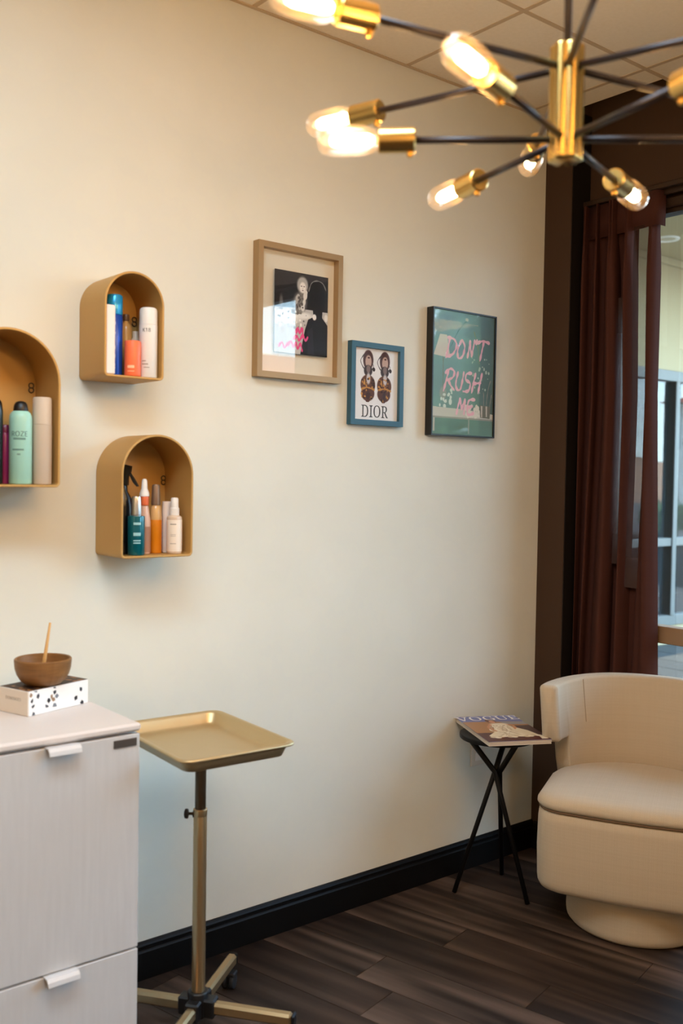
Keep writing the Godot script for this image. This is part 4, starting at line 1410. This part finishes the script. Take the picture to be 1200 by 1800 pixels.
func build_shelves() -> void:
	arch_shelf("top arched gold shelf, holding blue, orange and white containers", Vector3(0, 1.632, 1.7545), 0.165, 0.268, 0.148, Vector2(0.07, 0.172))
	arch_shelf("arched gold shelf at the left edge, holding the mint spray can", Vector3(0, 1.356, 2.071), 0.246, 0.37, 0.148, Vector2(0.106, 0.252))
	arch_shelf("lowest arched gold shelf, holding pump bottles", Vector3(0, 1.177, 1.6845), 0.207, 0.317, 0.148, Vector2(0.092, 0.205))
	# ---- top shelf
	var y := 1.639
	var g := "hair products on the top arched shelf"
	var ct := thing("white_carton", "plain white upright carton at the left end of the top shelf", "carton", Vector3(0.127, y, 1.8165), 0.0, g)
	part("carton", rbox(Vector3(0.026, 0.172, 0.026), 0.003, Vector3(0, 0.086, 0)), mat(rgb8(240, 226, 220), 0.5), ct)
	var blue := mat(rgb8(22, 74, 176), 0.22, 0.3)
	var cyan := mat(rgb8(40, 150, 205), 0.22, 0.3)
	var b := bottle("blue_can", "tall glossy blue can behind the white carton", Vector3(0.092, y, 1.785), g, [["can_body", rounded(0.0215, 0, 0.155, 0.003), blue], ["cap", V([0, 0.155, 0.0205, 0.155, 0.0215, 0.158, 0.0215, 0.2, 0.019, 0.205, 0, 0.206]), cyan]], "can")
	for q in [[0.128, 0.008], [0.105, 0.005], [0.066, 0.009], [0.045, 0.009], [0.026, 0.004], [0.018, 0.004]]:
		part("printed_patch", lathe_patch(0.0217, q[0], q[1], -0.5, 0.42), mat(rgb8(178, 196, 222), 0.5), b)
	bottle("amber_bottle", "slim amber bottle with a dark cap behind the orange can", Vector3(0.05, y, 1.731), g, [["bottle_body", V([0, 0, 0.014, 0, 0.015, 0.003, 0.015, 0.13, 0.012, 0.14, 0.007, 0.146, 0.007, 0.15, 0, 0.15]), mat(rgb8(196, 146, 84), 0.25)], ["cap", rounded(0.0085, 0.15, 0.168, 0.002), mat(rgb8(96, 66, 44), 0.4)]])
	b = bottle("orange_can", "short orange can in the middle of the top shelf", Vector3(0.122, y, 1.7475), g, [["can_body", rounded(0.0208, 0, 0.09, 0.003), mat(rgb8(246, 112, 66), 0.4)]], "can")
	part("printed_patch", lathe_patch(0.021, 0.02, 0.007, -0.42, 0.42), mat(rgb8(250, 190, 150), 0.5), b)
	part("printed_patch", lathe_patch(0.021, 0.011, 0.0025, -0.42, 0.42), mat(rgb8(250, 170, 130), 0.5), b)
	bottle("clear_bottle", "small cloudy bottle behind the white spray can", Vector3(0.06, y, 1.708), g, [["bottle_body", V([0, 0, 0.015, 0, 0.016, 0.003, 0.016, 0.09, 0.011, 0.104, 0.008, 0.108, 0.008, 0.125, 0, 0.126]), mat(rgb8(214, 188, 162), 0.35)]])
	b = bottle("white_can", "tall white spray can with black lettering on the top shelf", Vector3(0.121, y, 1.7035), g, [["can_body", V([0, 0, 0.0215, 0, 0.0232, 0.003, 0.0232, 0.13, 0.0232, 0.1345, 0, 0.1345]), M.white_plastic], ["cap", V([0, 0.135, 0.0228, 0.135, 0.0228, 0.138, 0.0222, 0.172, 0.0205, 0.177, 0.017, 0.179, 0, 0.179]), M.white_plastic]], "can")
	label_text(b, "K18", 0.0095, 0.12, 0.0232, M.print_dark)
	part("printed_line", lathe_patch(0.0234, 0.04, 0.003, -0.5, -0.05), M.print_grey, b)
	part("printed_line", lathe_patch(0.0234, 0.032, 0.003, -0.5, 0.2), M.print_grey, b)
	part("printed_line", lathe_patch(0.0234, 0.024, 0.002, -0.3, 0.35), M.print_grey, b)
	# ---- left shelf
	y = 1.363
	g = "hair products on the left arched shelf"
	bottle("black_bottle", "tall black bottle cut off by the left edge of the picture", Vector3(0.11, y, 2.094), g, [["bottle_body", V([0, 0, 0.018, 0, 0.0195, 0.003, 0.0195, 0.17, 0.017, 0.19, 0.01, 0.2, 0.01, 0.215, 0, 0.216]), mat(rgb8(14, 12, 13), 0.3)]])
	bottle("magenta_bottle", "magenta bottle between the black bottle and the mint can", Vector3(0.078, y, 2.058), g, [["bottle_body", V([0, 0, 0.016, 0, 0.0175, 0.003, 0.0175, 0.115, 0.015, 0.122, 0, 0.122]), mat(rgb8(150, 34, 84), 0.3)], ["cap", V([0, 0.122, 0.0165, 0.122, 0.0165, 0.138, 0.015, 0.14, 0, 0.14]), mat(rgb8(122, 22, 62), 0.3)]])
	b = bottle("mint_can", "mint green spray can with a rounded black cap", Vector3(0.115, y, 2.033), g, [["can_body", V([0, 0, 0.0245, 0, 0.0264, 0.003, 0.0264, 0.153, 0.0255, 0.161, 0.0225, 0.168, 0.0175, 0.1725, 0, 0.173]), mat(rgb8(158, 206, 190), 0.35)], ["cap", V([0, 0.172, 0.0172, 0.172, 0.0174, 0.176, 0.0155, 0.187, 0.0115, 0.1935, 0.006, 0.196, 0, 0.1965]), M.black_plastic]], "can")
	label_text(b, "ROZE", 0.012, 0.118, 0.0264, mat(rgb8(62, 92, 84), 0.6), 0.2)
	part("printed_line", lathe_patch(0.0266, 0.104, 0.005, -0.35, 0.75), mat(rgb8(98, 136, 126), 0.6), b)
	part("printed_line", lathe_patch(0.0266, 0.079, 0.004, -0.45, 0.6), mat(rgb8(98, 136, 126), 0.6), b)
	part("printed_line", lathe_patch(0.0266, 0.068, 0.004, 0.0, 0.3), mat(rgb8(110, 146, 136), 0.6), b)
	b = bottle("taupe_can", "tall matte taupe can right of the mint spray can", Vector3(0.118, y, 1.982), g, [["can_body", V([0, 0, 0.0215, 0, 0.023, 0.003, 0.023, 0.1425, 0, 0.1425]), mat(rgb8(196, 178, 158), 0.55)], ["cap", V([0, 0.143, 0.0226, 0.143, 0.0226, 0.146, 0.0218, 0.204, 0.02, 0.208, 0, 0.209]), mat(rgb8(202, 184, 164), 0.55)]], "can")
	# ---- lowest shelf
	y = 1.184
	g = "hair products on the lowest arched shelf"
	b = bottle("spray_bottle", "black trigger spray bottle at the left of the lowest shelf", Vector3(0.07, y, 1.745), g, [["bottle_body", V([0, 0, 0.024, 0, 0.026, 0.004, 0.026, 0.12, 0.022, 0.145, 0.012, 0.162, 0.011, 0.178, 0, 0.178]), mat(rgb8(14, 18, 20), 0.25)]])
	var hb := Basis(Vector3.UP, 0.0)
	var head := PackedVector2Array([Vector2(-0.014, 0.178), Vector2(0.013, 0.178), Vector2(0.014, 0.2), Vector2(0.02, 0.214), Vector2(0.022, 0.228), Vector2(-0.012, 0.236), Vector2(-0.018, 0.226), Vector2(-0.016, 0.2)])
	part("trigger_head", prism(head, -0.009, 0.009), M.black_plastic, b, Vector3.ZERO, hb)
	part("trigger", prism(PackedVector2Array([Vector2(0.013, 0.212), Vector2(0.019, 0.212), Vector2(0.034, 0.188), Vector2(0.041, 0.176), Vector2(0.036, 0.175), Vector2(0.026, 0.186)]), -0.005, 0.005), M.black_plastic, b, Vector3.ZERO, hb)
	b = bottle("teal_bottle", "dark teal bottle with a silver cap on the lowest shelf", Vector3(0.118, y, 1.731), g, [["bottle_body", V([0, 0, 0.0205, 0, 0.0222, 0.003, 0.0222, 0.097, 0.0212, 0.1, 0.013, 0.102, 0, 0.102]), mat(rgb8(8, 92, 104), 0.15, 0.2)], ["cap", V([0, 0.102, 0.0135, 0.102, 0.0138, 0.104, 0.0118, 0.146, 0.0105, 0.15, 0, 0.151]), M.silver]])
	for q in [[0.078, 0.006], [0.05, 0.008], [0.036, 0.003], [0.03, 0.003]]:
		part("printed_patch", lathe_patch(0.0224, q[0], q[1], -0.1, 0.75), mat(rgb8(150, 200, 206), 0.5), b)
	bottle("pink_bottle", "clear rosy bottle with an orange collar and white cap", Vector3(0.09, y, 1.694), g, [["bottle_body", V([0, 0, 0.0155, 0, 0.017, 0.003, 0.017, 0.085, 0.0105, 0.125, 0, 0.126]), mat(rgb8(214, 174, 152), 0.2)], ["band", V([0.0172, 0.004, 0.0173, 0.005, 0.0173, 0.07, 0.0172, 0.071]), mat(rgb8(166, 118, 92), 0.4)], ["collar", rounded(0.0118, 0.126, 0.15, 0.002), mat(rgb8(222, 108, 62), 0.4)], ["cap", V([0, 0.15, 0.0128, 0.15, 0.0126, 0.158, 0.008, 0.17, 0.007, 0.19, 0.005, 0.195, 0, 0.196]), M.white_plastic]])
	var amber := mat(rgb8(214, 128, 22), 0.12)
	bottle("oil_bottle", "amber oil bottle with a brown cap in the middle of the shelf", Vector3(0.082, y, 1.656), g, [["bottle_body", V([0, 0, 0.0155, 0, 0.0165, 0.002, 0.0165, 0.088, 0, 0.088]), amber], ["bottle_neck", V([0, 0.088, 0.0162, 0.088, 0.0155, 0.105, 0.013, 0.122, 0.0095, 0.127, 0, 0.127]), mat(rgb8(206, 164, 108), 0.2)], ["cap", V([0, 0.127, 0.0125, 0.127, 0.0125, 0.13, 0.0108, 0.176, 0.009, 0.181, 0, 0.182]), mat(rgb8(128, 104, 84), 0.35, 0.3)]])
	bottle("white_tube", "slim pinkish white tube behind the white spray bottle", Vector3(0.08, y, 1.6215), g, [["tube_body", V([0, 0.04, 0.0142, 0.04, 0.0142, 0.05, 0.0135, 0.12, 0.0125, 0.136, 0, 0.1365]), mat(rgb8(232, 216, 206), 0.45)], ["cap", V([0, 0, 0.0125, 0, 0.0138, 0.002, 0.0138, 0.0395, 0, 0.0395]), mat(rgb8(236, 222, 212), 0.45)]], "tube")
	b = bottle("white_spray_bottle", "small white spray bottle at the right of the lowest shelf", Vector3(0.118, y, 1.62), g, [["bottle_body", V([0, 0, 0.0185, 0, 0.02, 0.003, 0.02, 0.092, 0.019, 0.097, 0.012, 0.101, 0, 0.101]), mat(rgb8(214, 190, 166), 0.2)], ["wrap_label", V([0.0202, 0.006, 0.0203, 0.007, 0.0203, 0.088, 0.0202, 0.089]), mat(rgb8(238, 224, 208), 0.5)], ["pump_cap", V([0, 0.101, 0.0125, 0.101, 0.0125, 0.119, 0.0105, 0.121, 0.0098, 0.144, 0.008, 0.147, 0, 0.1475]), M.white_plastic]])
	part("printed_line", lathe_patch(0.0205, 0.076, 0.003, -0.4, 0.4), M.print_grey, b)
	part("printed_line", lathe_patch(0.0205, 0.05, 0.0012, -0.35, 0.35), M.print_grey, b)
	part("printed_line", lathe_patch(0.0205, 0.046, 0.0012, -0.35, 0.35), M.print_grey, b)
	part("printed_line", lathe_patch(0.0205, 0.026, 0.0016, -0.4, 0.4), M.print_grey, b)

func lathe_patch(r: float, y: float, h: float, a0: float, a1: float) -> ArrayMesh:
	var st := begin(1)
	for k in 6:
		var p := lerpf(a0, a1, k / 6.0); var q := lerpf(a0, a1, (k + 1) / 6.0)
		quad(st, Vector3(r * sin(p), y, r * cos(p)), Vector3(r * sin(p), y + h, r * cos(p)), Vector3(r * sin(q), y + h, r * cos(q)), Vector3(r * sin(q), y, r * cos(q)))
	return finish(st)
